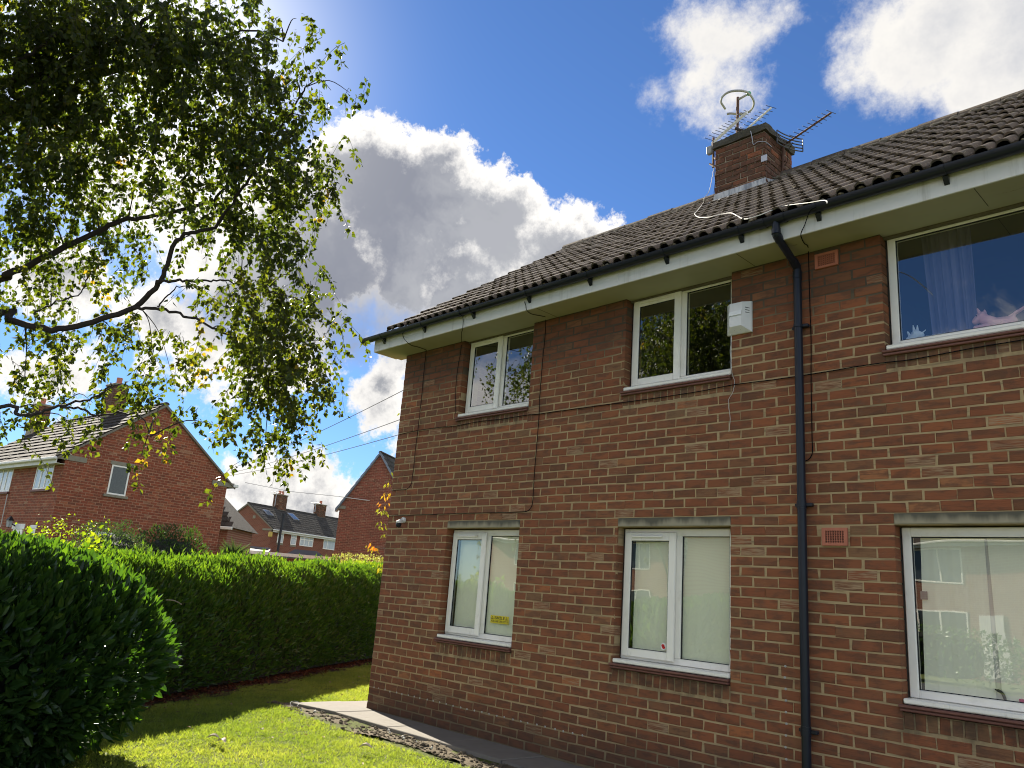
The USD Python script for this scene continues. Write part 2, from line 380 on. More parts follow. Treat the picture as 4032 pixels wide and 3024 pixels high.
def soffit(g):
    n = g.noise(g.pos, 2.4, 5.0, 0.65)
    c = g.mixc(n, (0.40, 0.375, 0.265), (0.50, 0.475, 0.35))
    spot = g.noise(g.vmath('multiply', g.pos, (3.0, 9.0, 5.0)), 1.0, 7.0, 0.75)
    c = g.mixc(g.math('multiply', g.step(g.noise(g.pos, 1.1, 5.0, 0.6), 0.45, 0.75), 0.45), c, (0.30, 0.27, 0.17))
    return prin(g, g.mixc(g.step(spot, 0.64, 0.72), c, (0.14, 0.11, 0.06)), 0.6, 0.3)
M['soffit'] = mat('cream_soffit', soffit)
M['grime'] = plain('grime', (0.035, 0.031, 0.026), 0.95)
M['gutter'] = plain('black_gutter', (0.007, 0.009, 0.014), 0.36, 0.3, 10.0, 0.4)
def concrete(g, a, b, scale=3.5, moss=0.0):
    n = g.noise(g.pos, scale, 6.0, 0.65); f = g.noise(g.pos, 140.0, 4.0, 0.6)
    c = g.mixc(n, a, b); c = g.mixc(g.math('multiply', f, 0.3), c, tuple(x * 0.55 for x in a))
    if moss: c = g.mixc(g.math('multiply', g.step(g.noise(g.pos, 9.0, 6.0, 0.7), 0.52, 0.7), moss), c, (0.10, 0.095, 0.045))
    return prin(g, c, 0.92, 0.2, f, 0.003, 0.7)
def lintel_fn(g):
    z = g.add('separate_xyz', 'z', vector=g.pos)
    n = g.noise(g.pos, 7.0, 5.0, 0.6)
    c = g.mixc(n, (0.25, 0.22, 0.15), (0.36, 0.32, 0.22))
    dirt = g.step(g.math('add', z, g.math('multiply', g.noise(g.vmath('multiply', g.pos, (9.0, 9.0, 2.0)), 1.0, 5.0), 0.16)), 2.325, 2.395)
    return prin(g, g.mixc(g.math('multiply', dirt, 0.8), c, (0.05, 0.05, 0.04)), 0.9, 0.2, g.noise(g.pos, 150.0, 3.0), 0.002, 0.6)
M['lintel'] = mat('stone_lintel', lintel_fn)
M['slab'] = mat('paving_slab', lambda g: concrete(g, (0.15, 0.133, 0.112), (0.235, 0.215, 0.186), 4.0, 0.3))
M['stone'] = mat('old_stone', lambda g: concrete(g, (0.20, 0.18, 0.13), (0.30, 0.27, 0.20), 8.0, 0.5))
M['tile_sill'] = plain('clay_sill', (0.155, 0.062, 0.044), 0.6, 0.3, 14.0)
M['terracotta'] = plain('terracotta', (0.42, 0.145, 0.085), 0.8, 0.15, 20.0, bump=0.001)
M['dark'] = plain('shade_black', (0.006, 0.006, 0.006), 0.9)
M['lead'] = mat('lead_flashing', lambda g: prin(g, g.mixc(g.step(g.noise(g.vmath('multiply', g.pos, (11.0, 11.0, 2.0)), 1.0, 5.0, 0.7), 0.42, 0.62), (0.42, 0.42, 0.41), (0.17, 0.18, 0.20)), 0.55, 0.4))
def tile_fn(g, base=((0.105, 0.083, 0.064), (0.165, 0.130, 0.098)), moss=1.0):
    n = g.noise(g.pos, 6.0, 6.0, 0.7); f = g.noise(g.pos, 60.0, 5.0, 0.7)
    c = g.mixc(n, *base)
    c = g.mixc(g.math('multiply', g.tint, 0.6), c, tuple(x * 0.55 for x in base[0]))
    lich = g.noise(g.pos, 28.0, 6.0, 0.75)
    c = g.mixc(g.math('multiply', g.step(lich, 0.54, 0.64), 0.65 * moss), c, (0.30, 0.25, 0.17))
    c = g.mixc(g.math('multiply', g.step(g.noise(g.pos, 11.0, 7.0, 0.7), 0.56, 0.68), 0.6 * moss), c, (0.10, 0.082, 0.030))
    return prin(g, c, 0.93, 0.2, g.math('add', f, lich), 0.008, 0.8)
M['tile'] = mat('roof_tile', tile_fn)
M['tile_far'] = mat('roof_tile_far', lambda g: tile_fn(g, ((0.040, 0.031, 0.025), (0.066, 0.052, 0.041)), 0.3))
M['tile_grey'] = mat('roof_tile_grey', lambda g: tile_fn(g, ((0.05, 0.047, 0.042), (0.085, 0.078, 0.068)), 0.6))
M['cap_stone'] = mat('sooty_cap', lambda g: concrete(g, (0.035, 0.033, 0.026), (0.10, 0.09, 0.065), 14.0, 0.5))
M['ridge'] = mat('ridge_mortar', lambda g: concrete(g, (0.15, 0.13, 0.10), (0.26, 0.23, 0.18), 9.0, 0.6))
def glass_fn(g, refl=1.0):
    fr = g.math('power', g.add('layer_weight', 'facing', blend=0.5), 4.0)
    fac = g.math('add', g.math('multiply', fr, 1.0 - GLASS_EXTRA), GLASS_EXTRA, clamp=True)
    wob = g.add('bump', 'normal', height=g.noise(g.pos, 1.6, 1.0), strength=0.12, distance=0.02)
    gl = g.add('glossy_bsdf', 'BSDF', color=(1, 1, 1), roughness=0.004, normal=wob)
    tr = g.add('transparent_bsdf', 'BSDF', color=(0.96, 0.98, 0.95))
    return g.add('mix_closure', 'closure', fac=fac, closure1=tr, closure2=gl)
M['glass'] = mat('window_glass', glass_fn)
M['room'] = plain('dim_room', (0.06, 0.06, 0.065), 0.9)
M['blind'] = plain('cream_blind', (0.86, 0.86, 0.68), 0.85, 0.05, 2.0)
M['curtain'] = plain('cream_curtain', (0.86, 0.85, 0.70), 0.9, 0.06, 3.0)
M['lilac'] = plain('lilac_curtain', (0.17, 0.16, 0.27), 0.9, 0.08, 3.0)
M['black'] = plain('black_plastic', (0.010, 0.010, 0.011), 0.4)
M['cable'] = plain('black_cable', (0.008, 0.008, 0.009), 0.9, spec=0.05)
M['white_cable'] = plain('white_cable', (0.55, 0.54, 0.50), 0.8, spec=0.1)
M['metal'] = plain('galvanised', (0.42, 0.42, 0.42), 0.42, 0.15, metallic=0.8)
M['alu'] = plain('bright_aluminium', (0.78, 0.78, 0.77), 0.35, 0.05, metallic=0.15)
M['dark_rod'] = plain('weathered_rod', (0.07, 0.07, 0.075), 0.6, 0.2)
M['rust'] = plain('rusty_steel', (0.11, 0.055, 0.035), 0.8, 0.3)
M['grey_plastic'] = plain('grey_plastic', (0.20, 0.21, 0.21), 0.5)

# ---------------------------------------------------------------- the near house
house = thing('brick_house', 'dark red-brown brick house filling the right side, black gutter and drainpipe', 'house')
PX, PZ, J = 0.2315, 0.086, 0.0125
XE = 11.5                                                     # right end of the block
O = [(1.235, 2.487), (3.852, 5.108), (6.488, 8.70)]
GZ, UZ = (0.905, 2.236), (3.575, 4.72)
from shapely.geometry import Polygon, box as sbox
def wall_panel(x0, x1, z0, z1, holes, y0, y1):
    P = sbox(x0, z0, x1, z1)
    for a, b, c, d in holes: P = P.difference(sbox(a, c, b, d))
    m = trimesh.creation.extrude_polygon(P, y1 - y0, engine='earcut')
    v = np.stack([m.vertices[:, 0], y0 + m.vertices[:, 2], m.vertices[:, 1]], 1)
    return MB().add(v, m.faces[:, ::-1])
holes_wall = [(a, b, *GZ) for a, b in O] + [(a, b, UZ[0], UZ[1]) for a, b in O]
AIR = [(5.935, 6.140, 4.462, 4.602), (5.935, 6.140, 2.073, 2.213)]
wall = build('wall', wall_panel(0.006, XE, -0.05, 4.78, holes_wall, 0.0015, 0.30), M['mortar'], house)
pieces = []
holes_b = [(a, b, 0.79, 2.322) for a, b in O] + [(a, b, 3.462, 4.75) for a, b in O] + [(a - 0.014, b + 0.014, c - 0.012, d + 0.012) for a, b, c, d in AIR]
for v, f, t in lay_bricks(0.0, XE, J / 2 + 0.0005, 4.70, holes_b, PX, PZ, J, 0.02, 0.0):
    for a, b in O:                                            # bricks at an opening return into the reveal
        if abs(v[:, 0].max() - a) < 0.004:
            k = v[:, 0] > a - 0.01; v = v.copy(); v[k, 0] += 0.004; v[:4, 1] = 0.115
        if abs(v[:, 0].min() - b) < 0.004:
            k = v[:, 0] < b + 0.01; v = v.copy(); v[k, 0] -= 0.002; v[:4, 1] = 0.115
    pieces.append((v, f, t))
for a, b in O:                                                # soldier courses of bricks on end below the sills
    for z0, z1 in ((0.795, 0.903), (3.468, 3.572)):
        n = round((b - a) / 0.078); w = (b - a) / n
        for k in range(n):
            v, f = brick_shape(a + k * w + 0.005, a + (k + 1) * w - 0.005, z0, z1, 0.02, -rng.uniform(0, 0.002), 0.005)
            pieces.append((v, f, rng.random() * 0.98 if rng.random() < 0.4 else 0.965 + rng.uniform(0, 0.01)))
put_pieces(pieces, 'brick', 'brickwork', M['brick'], wall)
# cement dabs of a closed-off damp course
mb = MB()
for k in range(30):
    x = 0.1 + k * 0.118 + rng.normal(0, 0.008); z = 0.262 - 0.0 * k + rng.normal(0, 0.003)
    s = trimesh.creation.icosphere(1, 0.011); s.vertices = s.vertices * [1, 0.35, 1] + [x, 0.0, z]; mb.mesh(s)
for k in range(9):
    s = trimesh.creation.icosphere(1, 0.011); s.vertices = s.vertices * [1, 0.35, 0.9] + [5.60 + rng.normal(0, 0.003), 0.0, 0.43 + k * 0.086]; mb.mesh(s)
M['plug'] = plain('cement_plug', (0.38, 0.37, 0.33), 0.95)
build('cement_plug', mb, M['plug'], wall, kind='stuff')
for a, b in O:
    build('lintel', MB().box((a + 0.004, -0.004, 2.238), (b - 0.002, 0.12, 2.322), chamfer=0.006), M['lintel'], house)

# the other walls, floors and ceiling keep the rooms dim
gable = Polygon([(0.30, -0.05), (6.0, -0.05), (6.0, 4.78), (3.12, 7.24), (0.30, 4.84)])
for x0 in (0.006, XE - 0.25):
    m = trimesh.creation.extrude_polygon(gable, 0.25, engine='earcut')
    build('gable_wall', MB().add(np.stack([x0 + m.vertices[:, 2], m.vertices[:, 0], m.vertices[:, 1]], 1), m.faces), M['far_brick'], house)
build('rear_wall', MB().box((0.26, 5.75, -0.05), (XE - 0.26, 6.0, 4.78)), M['far_brick'], house)
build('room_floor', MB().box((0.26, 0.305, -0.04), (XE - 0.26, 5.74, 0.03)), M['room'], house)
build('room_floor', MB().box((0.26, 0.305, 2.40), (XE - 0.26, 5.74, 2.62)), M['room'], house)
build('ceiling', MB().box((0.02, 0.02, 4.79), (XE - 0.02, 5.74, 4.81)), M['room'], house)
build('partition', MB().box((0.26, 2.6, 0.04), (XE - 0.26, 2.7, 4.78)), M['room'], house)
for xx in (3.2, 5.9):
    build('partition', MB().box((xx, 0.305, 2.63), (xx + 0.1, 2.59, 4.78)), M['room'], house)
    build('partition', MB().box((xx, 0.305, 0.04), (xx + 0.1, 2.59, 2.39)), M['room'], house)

def bar(mb, x0, x1, z0, z1, y0, y1): mb.box((x0, y0, z0), (x1, y1, z1), chamfer=0.006)
def ring(x0, x1, z0, z1, l, r, b, t, y0, y1):
    mb = MB(); bar(mb, x0, x0 + l, z0, z1, y0, y1); bar(mb, x1 - r, x1, z0, z1, y0, y1)
    bar(mb, x0 + l - 0.002, x1 - r + 0.002, z0, z0 + b, y0 + 0.0015, y1); bar(mb, x0 + l - 0.002, x1 - r + 0.002, z1 - t, z1, y0 + 0.0015, y1); return mb
def glaze(win, x0, x1, z0, z1, y):
    s = MB()
    for p in ((x0 - 0.004, x0 + 0.006, z0, z1), (x1 - 0.006, x1 + 0.004, z0, z1), (x0, x1, z0 - 0.004, z0 + 0.006), (x0, x1, z1 - 0.006, z1 + 0.004)):
        s.box((p[0], y - 0.006, p[2]), (p[1], y + 0.01, p[3]))
    build('seal', s, M['seal'], win)
    build('pane', MB().add([(x0, y, z0), (x1, y, z0), (x1, y, z1), (x0, y, z1)], [[0, 1, 2, 3]]), M['glass'], win)
def window(a, b, z0, z1, split, upper):
    xl, xr = a + 0.019, b - 0.003
    top = 0.115 if upper else 0.07
    w = build('window', ring(xl, xr, z0, z1, 0.055 if split else 0.065, 0.068, 0.058, top, 0.10, 0.165), M['upvc'], house, label=None)
    if split:
        m = xl + 0.603
        mb = MB(); bar(mb, m, m + 0.066, z0 + 0.056, z1 - top + 0.002, 0.102, 0.165); build('mullion', mb, M['upvc'], w)
        sx0, sx1, sz0, sz1 = xl + 0.024, m + 0.012, z0 + 0.026, z1 - top + 0.034
        build('sash', ring(sx0, sx1, sz0, sz1, 0.076, 0.078, 0.074, 0.080, 0.075, 0.098), M['upvc'], w)
        glaze(w, sx0 + 0.076, sx1 - 0.078, sz0 + 0.074, sz1 - 0.080, 0.092)
        build('trickle_vent', MB().box((sx0 + 0.085, 0.060, sz1 - 0.052), (sx0 + 0.445, 0.076, sz1 - 0.030), chamfer=0.005), M['upvc'], w)
        glaze(w, m + 0.066, xr - 0.068, z0 + 0.058, z1 - top, 0.118)
    else:
        glaze(w, xl + 0.065, xr - 0.068, z0 + 0.058, z1 - top, 0.118)
    build('sill', MB().box((a + 0.012, -0.016, z0 - 0.040), (b - 0.004, 0.11, z0 - 0.002), chamfer=0.008), M['upvc'], w)
    t = MB().box((a - 0.018, -0.036, z0 - 0.068), (b - 0.006, 0.1, z0 - 0.046), chamfer=0.006)
    t.box((a - 0.012, -0.026, z0 - 0.092), (b - 0.008, 0.1, z0 - 0.069), chamfer=0.006)
    build('clay_sill', t, M['tile_sill'], w)
    build('joint', MB().box((a - 0.003, 0.11, z0 - 0.05), (a + 0.024, 0.17, z1)), M['grime'], w)
for i, (a, b) in enumerate(O):
    window(a, b, 1.004, 2.226, i < 2, False)
    window(a, b, 3.666, 4.722, i < 2, True)

# roof
TH = math.atan(0.724); CS, SN = math.cos(TH), math.sin(TH)
EY, EZ, XV, NROW = -0.41, 4.852, 0.06, 13
SL = (3.10 + 0.41) / CS; GA = SL / NROW
def on_roof(x, s, n): return np.stack([np.asarray(x) + 0 * np.asarray(s), EY + np.asarray(s) * CS - np.asarray(n) * SN, EZ + np.asarray(s) * SN + np.asarray(n) * CS], -1)
def roll_tile(width, length, n_roll, rh, thick, lift):
    u, h = [], []
    pw = width / n_roll
    for k in range(n_roll):
        for a in np.linspace(-1, 1, 7):
            u.append(k * pw + pw * 0.5 + a * pw * 0.36); h.append(rh * math.sqrt(max(0, 1 - a * a)))
    u = np.array([0] + u + [width]); h = np.array([0] + h + [0.0])
    n = len(u)
    x = np.concatenate([u, u, u]); s = np.concatenate([np.zeros(n), np.full(n, length), np.full(n, 0.004)])
    z = np.concatenate([h + thick + lift, h + thick, np.maximum(h + thick + lift - 0.017, lift - 0.006)])
    q = [[k, k + 1, n + k + 1, n + k] for k in range(n - 1)] + [[2 * n + k, 2 * n + k + 1, k + 1, k] for k in range(n - 1)]
    q += [[2 * n, 0, n, n], [n - 1, 3 * n - 1, 2 * n - 1, 2 * n - 1]]
    return np.stack([x, s, z], 1), np.array(q)
roof = build('roof', MB().add(on_roof(np.array([XV + .02, XE, XE, XV + .02]), np.array([0.0, 0, SL, SL]), -0.012 * np.ones(4)), [[0, 1, 2, 3]])
             .box((XV + .02, 3.0, 7.0), (XE, 3.2, 7.30)).add([(XV, 3.10, 7.40), (XE, 3.10, 7.40), (XE, 6.5, 4.94), (XV, 6.5, 4.94)], [[0, 1, 2, 3]]), M['tile'], house)
tp = []
TW = 0.290
CH = (3.225, 4.01, 2.75, 3.55)                                # chimney footprint
for r in range(NROW):
    for c in range(int((XE - XV) / TW) + 1):
        x0 = XV + c * TW
        yy = EY + (r + 0.6) * GA * CS
        if CH[0] - 0.2 < x0 and x0 + TW < CH[1] + 0.2 and yy > CH[2] + 0.1: continue
        v, f = roll_tile(TW - 0.002, GA * 1.16, 2, 0.044, 0.014, 0.028)
        v = v.copy(); v[:, 2] += rng.normal(0, 0.003) + v[:, 0] * rng.normal(0, 0.012); v[:, 1] += r * GA + rng.normal(0, 0.004); v[:, 0] += x0 + rng.normal(0, 0.002)
        sag = -0.018 * np.sin(np.pi * np.clip(v[:, 0] / 8, 0, 1)) * np.sin(np.pi * v[:, 1] / SL)
        tp.append((on_roof(v[:, 0], v[:, 1], v[:, 2] + sag), f, rng.random()))
put_pieces(tp, 'roof_tile', 'roof_tiles', M['tile'], roof)
k = 0; x = XV
while x < XE:
    th = np.linspace(-0.15, math.pi + 0.15, 9); l = 0.45; dz = rng.normal(0, 0.006)
    ring2 = lambda xx, r: np.stack([np.full(9, xx), 3.10 + r * np.cos(th), 7.40 + dz + r * np.sin(th) * 0.85], 1)
    v = np.vstack([ring2(x + 0.004, 0.125), ring2(x + l - 0.004, 0.125), ring2(x + 0.004, 0.10), ring2(x + l - 0.004, 0.10)])
    q = [[j, j + 1, 9 + j + 1, 9 + j] for j in range(8)] + [[18 + j, 18 + j + 1, j + 1, j] for j in range(8)] + [[9 + j, 9 + j + 1, 27 + j + 1, 27 + j] for j in range(8)]
    if not (CH[0] - 0.3 < x < CH[1] - 0.1): build('ridge_tile', MB().add(v, q, rng.random()), M['tile'], roof)
    x += l
m = trimesh.creation.box(extents=(1, 1, 1))
mb = MB()                                                     # lumpy bedding mortar along the ridge and the verge
for k in range(700):
    x = XV + rng.random() * (XE - XV); side = rng.choice([-1, 1])
    s = trimesh.creation.icosphere(1, rng.uniform(0.012, 0.028)); s.vertices = s.vertices * [1.8, 1, 0.7] + [x, 3.10 + side * 0.125, 7.385 + rng.normal(0, 0.008)]; mb.mesh(s)
for k in range(60):
    s = trimesh.creation.icosphere(1, rng.uniform(0.01, 0.02)); t = rng.random() * SL; s.vertices = s.vertices * [1, 1.5, 1] + on_roof(XV + 0.02, t, -0.004); mb.mesh(s)
build('ridge_bedding', mb, M['ridge'], roof, kind='stuff')
mb = MB()                                                     # moss and lichen cushions on the tiles
for k in range(900):
    x = XV + 0.1 + rng.random() * 7.8; t = (rng.integers(0, NROW) + rng.uniform(-0.02, 0.35)) * GA
    r = rng.uniform(0.006, 0.022); s = trimesh.creation.icosphere(1, r); s.vertices *= 1 + rng.normal(0, 0.12, (len(s.vertices), 1)); s.vertices = s.vertices * [1.4, 1.4, 0.7] + on_roof(x, max(t, 0.02), 0.03); mb.mesh(s, rng.random())
M['moss'] = mat('dry_moss', lambda g: prin(g, g.ramp(g.tint, [(0, (0.10, 0.085, 0.035)), (0.5, (0.19, 0.15, 0.085)), (0.8, (0.30, 0.25, 0.16)), (1, (0.40, 0.36, 0.27))]), 0.95, 0.1, g.noise(g.pos, 300.0, 3.0), 0.004))
build('moss', mb, M['moss'], roof, kind='stuff')

# eaves
build('fascia', MB().box((-0.278, -0.372, 4.645), (XE, -0.352, 4.845), chamfer=0.004), M['white_paint'], house)
for jx_ in (1.62, 3.98, 6.40, 8.8): build('joint_cover', MB().box((jx_, -0.3745, 4.644), (jx_ + 0.035, -0.3722, 4.846)), M['white_paint'], house)
for jx_ in (2.85, 5.35, 7.3): build('board_joint', MB().box((jx_, -0.350, 4.6485), (jx_ + 0.004, -0.002, 4.6499)), M['grime'], house)
build('soffit', MB().box((-0.258, -0.351, 4.650), (XE, 0.098, 4.662)), M['soffit'], house)
build('box_end', MB().box((-0.278, -0.351, 4.645), (-0.259, 0.02, 4.86)).box((-0.258, 0.006, 4.663), (0.0, 0.024, 4.86)), M['white_paint'], house)
M['head_dirt'] = plain('dirty_strip', (0.13, 0.11, 0.075), 0.9, 0.5, 9.0)
for a, b in O: build('head_strip', MB().box((a, 0.07, 4.625), (b, 0.0985, 4.649)), M['head_dirt'], house)
GY, GZc, GR = -0.428, 4.842, 0.058
def gutter_run(x0, x1, r, wall_t=0.004):
    th = np.linspace(math.pi, 2 * math.pi, 11); n = 11
    A = lambda x, rr: np.stack([np.full(n, x), GY + rr * np.cos(th), GZc + rr * np.sin(th)], 1)
    v = np.vstack([A(x0, r), A(x1, r), A(x0, r - wall_t), A(x1, r - wall_t)])
    q = [[j, j + 1, n + j + 1, n + j] for j in range(n - 1)] + [[2 * n + j, 2 * n + j + 1, 3 * n + j + 1, 3 * n + j] for j in range(n - 1)]
    q += [[j, j + 1, 2 * n + j + 1, 2 * n + j] for j in range(n - 1)] + [[n + j, n + j + 1, 3 * n + j + 1, 3 * n + j] for j in range(n - 1)]
    q += [[0, n, 3 * n, 2 * n], [n - 1, 2 * n - 1, 4 * n - 1, 3 * n - 1]]
    return v, q
mb = MB().add(*gutter_run(-0.485, XE, GR))
gutter = build('gutter', mb, M['gutter'], house, smooth=40)
th = np.linspace(math.pi, 2 * math.pi, 11)
cap = np.stack([np.full(11, -0.487), GY + (GR + .003) * np.cos(th), GZc + (GR + .003) * np.sin(th)], 1)
build('stop_end', MB().add(np.vstack([cap, cap + [0.03, 0, 0]]), [[k, k + 1, 12 + k, 11 + k] for k in range(10)]).add(cap, [[0, k, k + 1] for k in range(1, 10)]), M['gutter'], gutter)
for bx in [on(u, v, 1, -0.43)[0] for u, v in ((1400 + 250 / 2.458, 900 + 1105 / 2.458), (1400 + 640 / 2.458, 900 + 1000 / 2.458), (1400 + 1115 / 2.458, 900 + 870 / 2.458), (1400 + 1655 / 2.458, 900 + 700 / 2.458), (2100 + 590 / 2.765, 700 + 1165 / 2.765), (2100 + 1425 / 2.765, 700 + 920 / 2.765), (2600 + 480 / 1.545, 300 + 990 / 1.545), (2600 + 950 / 1.545, 300 + 865 / 1.545), (2600 + 1730 / 1.545, 300 + 640 / 1.545))] + [8.6, 9.5, 10.4]:
    v, q = gutter_run(bx - 0.014, bx + 0.014, GR + 0.005)
    mb = MB().add(v, q)
    w = 0.019
    tri = np.array([(bx + d, y, z) for d in (-w, w) for y, z in ((-0.3735, 4.80), (-0.3735, 4.722), (-0.42, 4.775))])
    mb.add(tri, [[0, 1, 2], [3, 5, 4], [0, 2, 5], [0, 5, 3], [1, 4, 5], [1, 5, 2]])
    build('gutter_bracket', mb, M['gutter'], gutter)
for ux in [on(u, v, 1, -0.43)[0] for u, v in ((1400 + 1010 / 2.458, 900 + 840 / 2.458), (2600 + 620 / 1.545, 300 + 930 / 1.545), (2600 + 740 / 1.545, 300 + 885 / 1.545))]:
    build('gutter_union', MB().add(*gutter_run(ux - 0.035, ux + 0.035, GR + 0.006)), M['gutter'], gutter)
# downpipe with its swan neck
DX = 5.785
pipe = build('downpipe', MB().tube([(DX, -0.047, 4.47), (DX, -0.047, 0.02)], 0.035, 16), M['gutter'], house, smooth=40)
build('swan_neck', MB().tube([(DX, -0.428, 4.80), (DX, -0.428, 4.70), (DX, -0.415, 4.67), (DX, -0.07, 4.525), (DX, -0.047, 4.50), (DX, -0.047, 4.44)], 0.034, 16), M['gutter'], pipe, smooth=40)
for a, b in (((DX, -0.428, 4.735), (DX, -0.428, 4.685)), ((DX, -0.42, 4.685), (DX, -0.36, 4.648)), ((DX, -0.12, 4.548), (DX, -0.055, 4.515)), ((DX, -0.047, 4.47), (DX, -0.047, 4.40)), ((DX, -0.047, 2.43), (DX, -0.047, 2.37)), ((DX, -0.047, 0.70), (DX, -0.047, 0.63))):
    build('pipe_socket', MB().tube([a, b], 0.0395, 16), M['gutter'], pipe, smooth=40)
for z in (3.955, 2.40, 0.665):
    mb = MB().tube([(DX, -0.047, z - 0.012), (DX, -0.047, z + 0.012)], 0.041, 16).box((DX + 0.03, -0.05, z - 0.014), (DX + 0.085, -0.004, z + 0.014), chamfer=0.004).box((DX - 0.07, -0.022, z - 0.012), (DX - 0.03, -0.004, z + 0.012))
    build('pipe_clip', mb, M['gutter'], pipe)

# air bricks
for a, b, c, d in AIR:
    P = sbox(a, c, b, d)
    for i in range(8):
        for j in range(5):
            x, z = a + 0.030 + i * (b - a - 0.06 - 0.010) / 7, c + 0.025 + j * (d - c - 0.05 - 0.012) / 4
            P = P.difference(sbox(x - 0.0015, z - 0.0015, x + 0.0125, z + 0.0135))
    m = trimesh.creation.extrude_polygon(P, 0.02, engine='earcut')
    t = build('air_brick', MB().add(np.stack([m.vertices[:, 0], -0.021 + m.vertices[:, 2], m.vertices[:, 1]], 1), m.faces[:, ::-1]), M['terracotta'], house)
    build('void', MB().box((a + 0.01, -0.0012, c + 0.01), (b - 0.01, 0.001, d - 0.01)), M['dark'], t)  # dark plate behind the holes; its black stands in for their shade

# chimney
cx0, cx1, cy0, cy1 = CH
CB = 7.0
ch = build('chimney', MB().box((cx0 + 0.007, cy0 + 0.007, 6.6), (cx1 - 0.007, cy1 - 0.007, 8.03)), M['mortar_soot'], house)
cp = []
zz = 8.03 - 12 * 0.0875
for fr, w in ((frame_of((cx0, cy0, 0), (1, 0, 0), (0, 1, 0)), cx1 - cx0), (frame_of((cx1, cy0, 0), (0, 1, 0), (-1, 0, 0)), cy1 - cy0), (frame_of((cx0, cy1, 0), (0, -1, 0), (1, 0, 0)), cy1 - cy0)):
    for v, f, t in lay_bricks(0, w, zz, 8.03, [], 0.227, 0.0875, 0.012, 0.02, 0.0, proud=0.006, phase=rng.uniform(0, .1), bev=0.008):
        cp.append((fr(v), f, t))
put_pieces(cp, 'brick', 'brickwork', M['brick_chimney'], ch)
def lump(lo, hi, amp, div=5, seed=0):
    m = trimesh.creation.box(bounds=[lo, hi])
    for _ in range(div - 2): m = m.subdivide()
    n = meshkit.fbm(m.vertices * 6.0 + seed, 4, 3) - 0.5
    c = (np.array(lo) + hi) / 2; d = m.vertices - c; d /= np.linalg.norm(d, axis=1, keepdims=True)
    m.vertices = m.vertices + d * (n * amp)[:, None]; return m
build('chimney_cap', MB().mesh(lump((cx0 - 0.035, cy0 - 0.035, 8.035), (cx1 + 0.035, cy1 + 0.035, 8.145), 0.09, 6)), M['cap_stone'], ch)
for x in (3.42, 3.82):
    build('flue', MB().tube([(x, 3.15, 8.1), (x, 3.15, 8.2)], 0.115, 14), M['terracotta'] if False else M['stone'], ch)
zf = EZ + (cy0 - EY) * 0.724
build('flashing', MB().box((cx0 - 0.012, cy0 - 0.012, zf - 0.05), (cx1 + 0.012, cy0 - 0.002, zf + 0.155)).add(on_roof(np.array([cx0 - .05, cx1 + .1, cx1 + .1, cx0 - .05]), np.array([(cy0 - EY) / CS - 0.16] * 2 + [(cy0 - EY) / CS + .01] * 2), np.array([0.056, .056, .06, .06])), [[0, 1, 2, 3]])
      .add([(cx1 + 0.004, cy0 - 0.01, zf - 0.05), (cx1 + 0.004, cy0 + 0.42, zf + 0.29), (cx1 + 0.004, cy0 + 0.42, zf + 0.36), (cx1 + 0.004, cy0 + 0.2, zf + 0.22), (cx1 + 0.004, cy0 - 0.01, zf + 0.155)], [[0, 1, 3], [1, 2, 3], [0, 3, 4]]), M['lead'], ch)

# ---------------------------------------------------------------- ground
def struct(name, mb, m, smooth=False):
    return build(name, mb, m, smooth=smooth, kind='structure')
def ground_fn(g):
    n = g.noise(g.pos, 0.6, 6.0, 0.6)
    c = g.mixc(n, (0.07, 0.10, 0.025), (0.11, 0.125, 0.04))
    return prin(g, c, 0.95, 0.1)
M['ground'] = mat('rough_ground', ground_fn)
th = np.linspace(0, 2 * np.pi, 49)[:-1]
struct('ground', MB().add(np.vstack([[0, 0, -0.12], np.stack([1500 * np.cos(th), 1500 * np.sin(th), np.full(48, -0.12)], 1)]), [[0, k + 1, (k + 1) % 48 + 1] for k in range(48)]), M['ground'])

HA, HE, HN = np.array([-2.703, -0.14, 0]), np.array([-0.576, 0.817, 0]), np.array([-0.817, -0.576, 0])    # front foot of the far hedge
def lawn_z(x, y):
    p = np.stack([x, y, 0 * x], -1)
    return -0.034 + 0.035 * (meshkit.fbm(p * 0.9, 3, 5) - 0.5) + 0.012 * (meshkit.fbm(p * 4.0, 2, 9) - 0.5)
def lawn_fn(g):
    n = g.noise(g.pos, 1.3, 6.0, 0.65); n2 = g.noise(g.pos, 60.0, 4.0, 0.7)
    c = g.mixc(n, (0.060, 0.085, 0.016), (0.115, 0.120, 0.032))
    c = g.mixc(g.math('multiply', g.step(n2, 0.5, 0.75), 0.6), c, (0.055, 0.045, 0.022))
    return prin(g, c, 0.95, 0.1, n2, 0.02)
M['lawn'] = mat('lawn_soil', lawn_fn)
def sheet(xs, ys, zf, keep):
    X, Y = np.meshgrid(xs, ys, indexing='ij'); V = np.stack([X.ravel(), Y.ravel(), zf(X.ravel(), Y.ravel())], 1)
    n, m = len(xs), len(ys); q = []
    for i in range(n - 1):
        for j in range(m - 1):
            if keep((xs[i] + xs[i + 1]) / 2, (ys[j] + ys[j + 1]) / 2): q.append([i * m + j, (i + 1) * m + j, (i + 1) * m + j + 1, i * m + j + 1])
    return MB().add(V, q)
def in_house(x, y): return x > 0.2 and y > 0.05
xs, ys = np.arange(-9.0, 14.01, 0.22), np.arange(-11.5, 9.01, 0.22)
struct('lawn', sheet(xs, ys, lawn_z, lambda x, y: not in_house(x, y) and (np.array([x, y, 0]) - HA) @ HN < 1.6), M['lawn'], True)

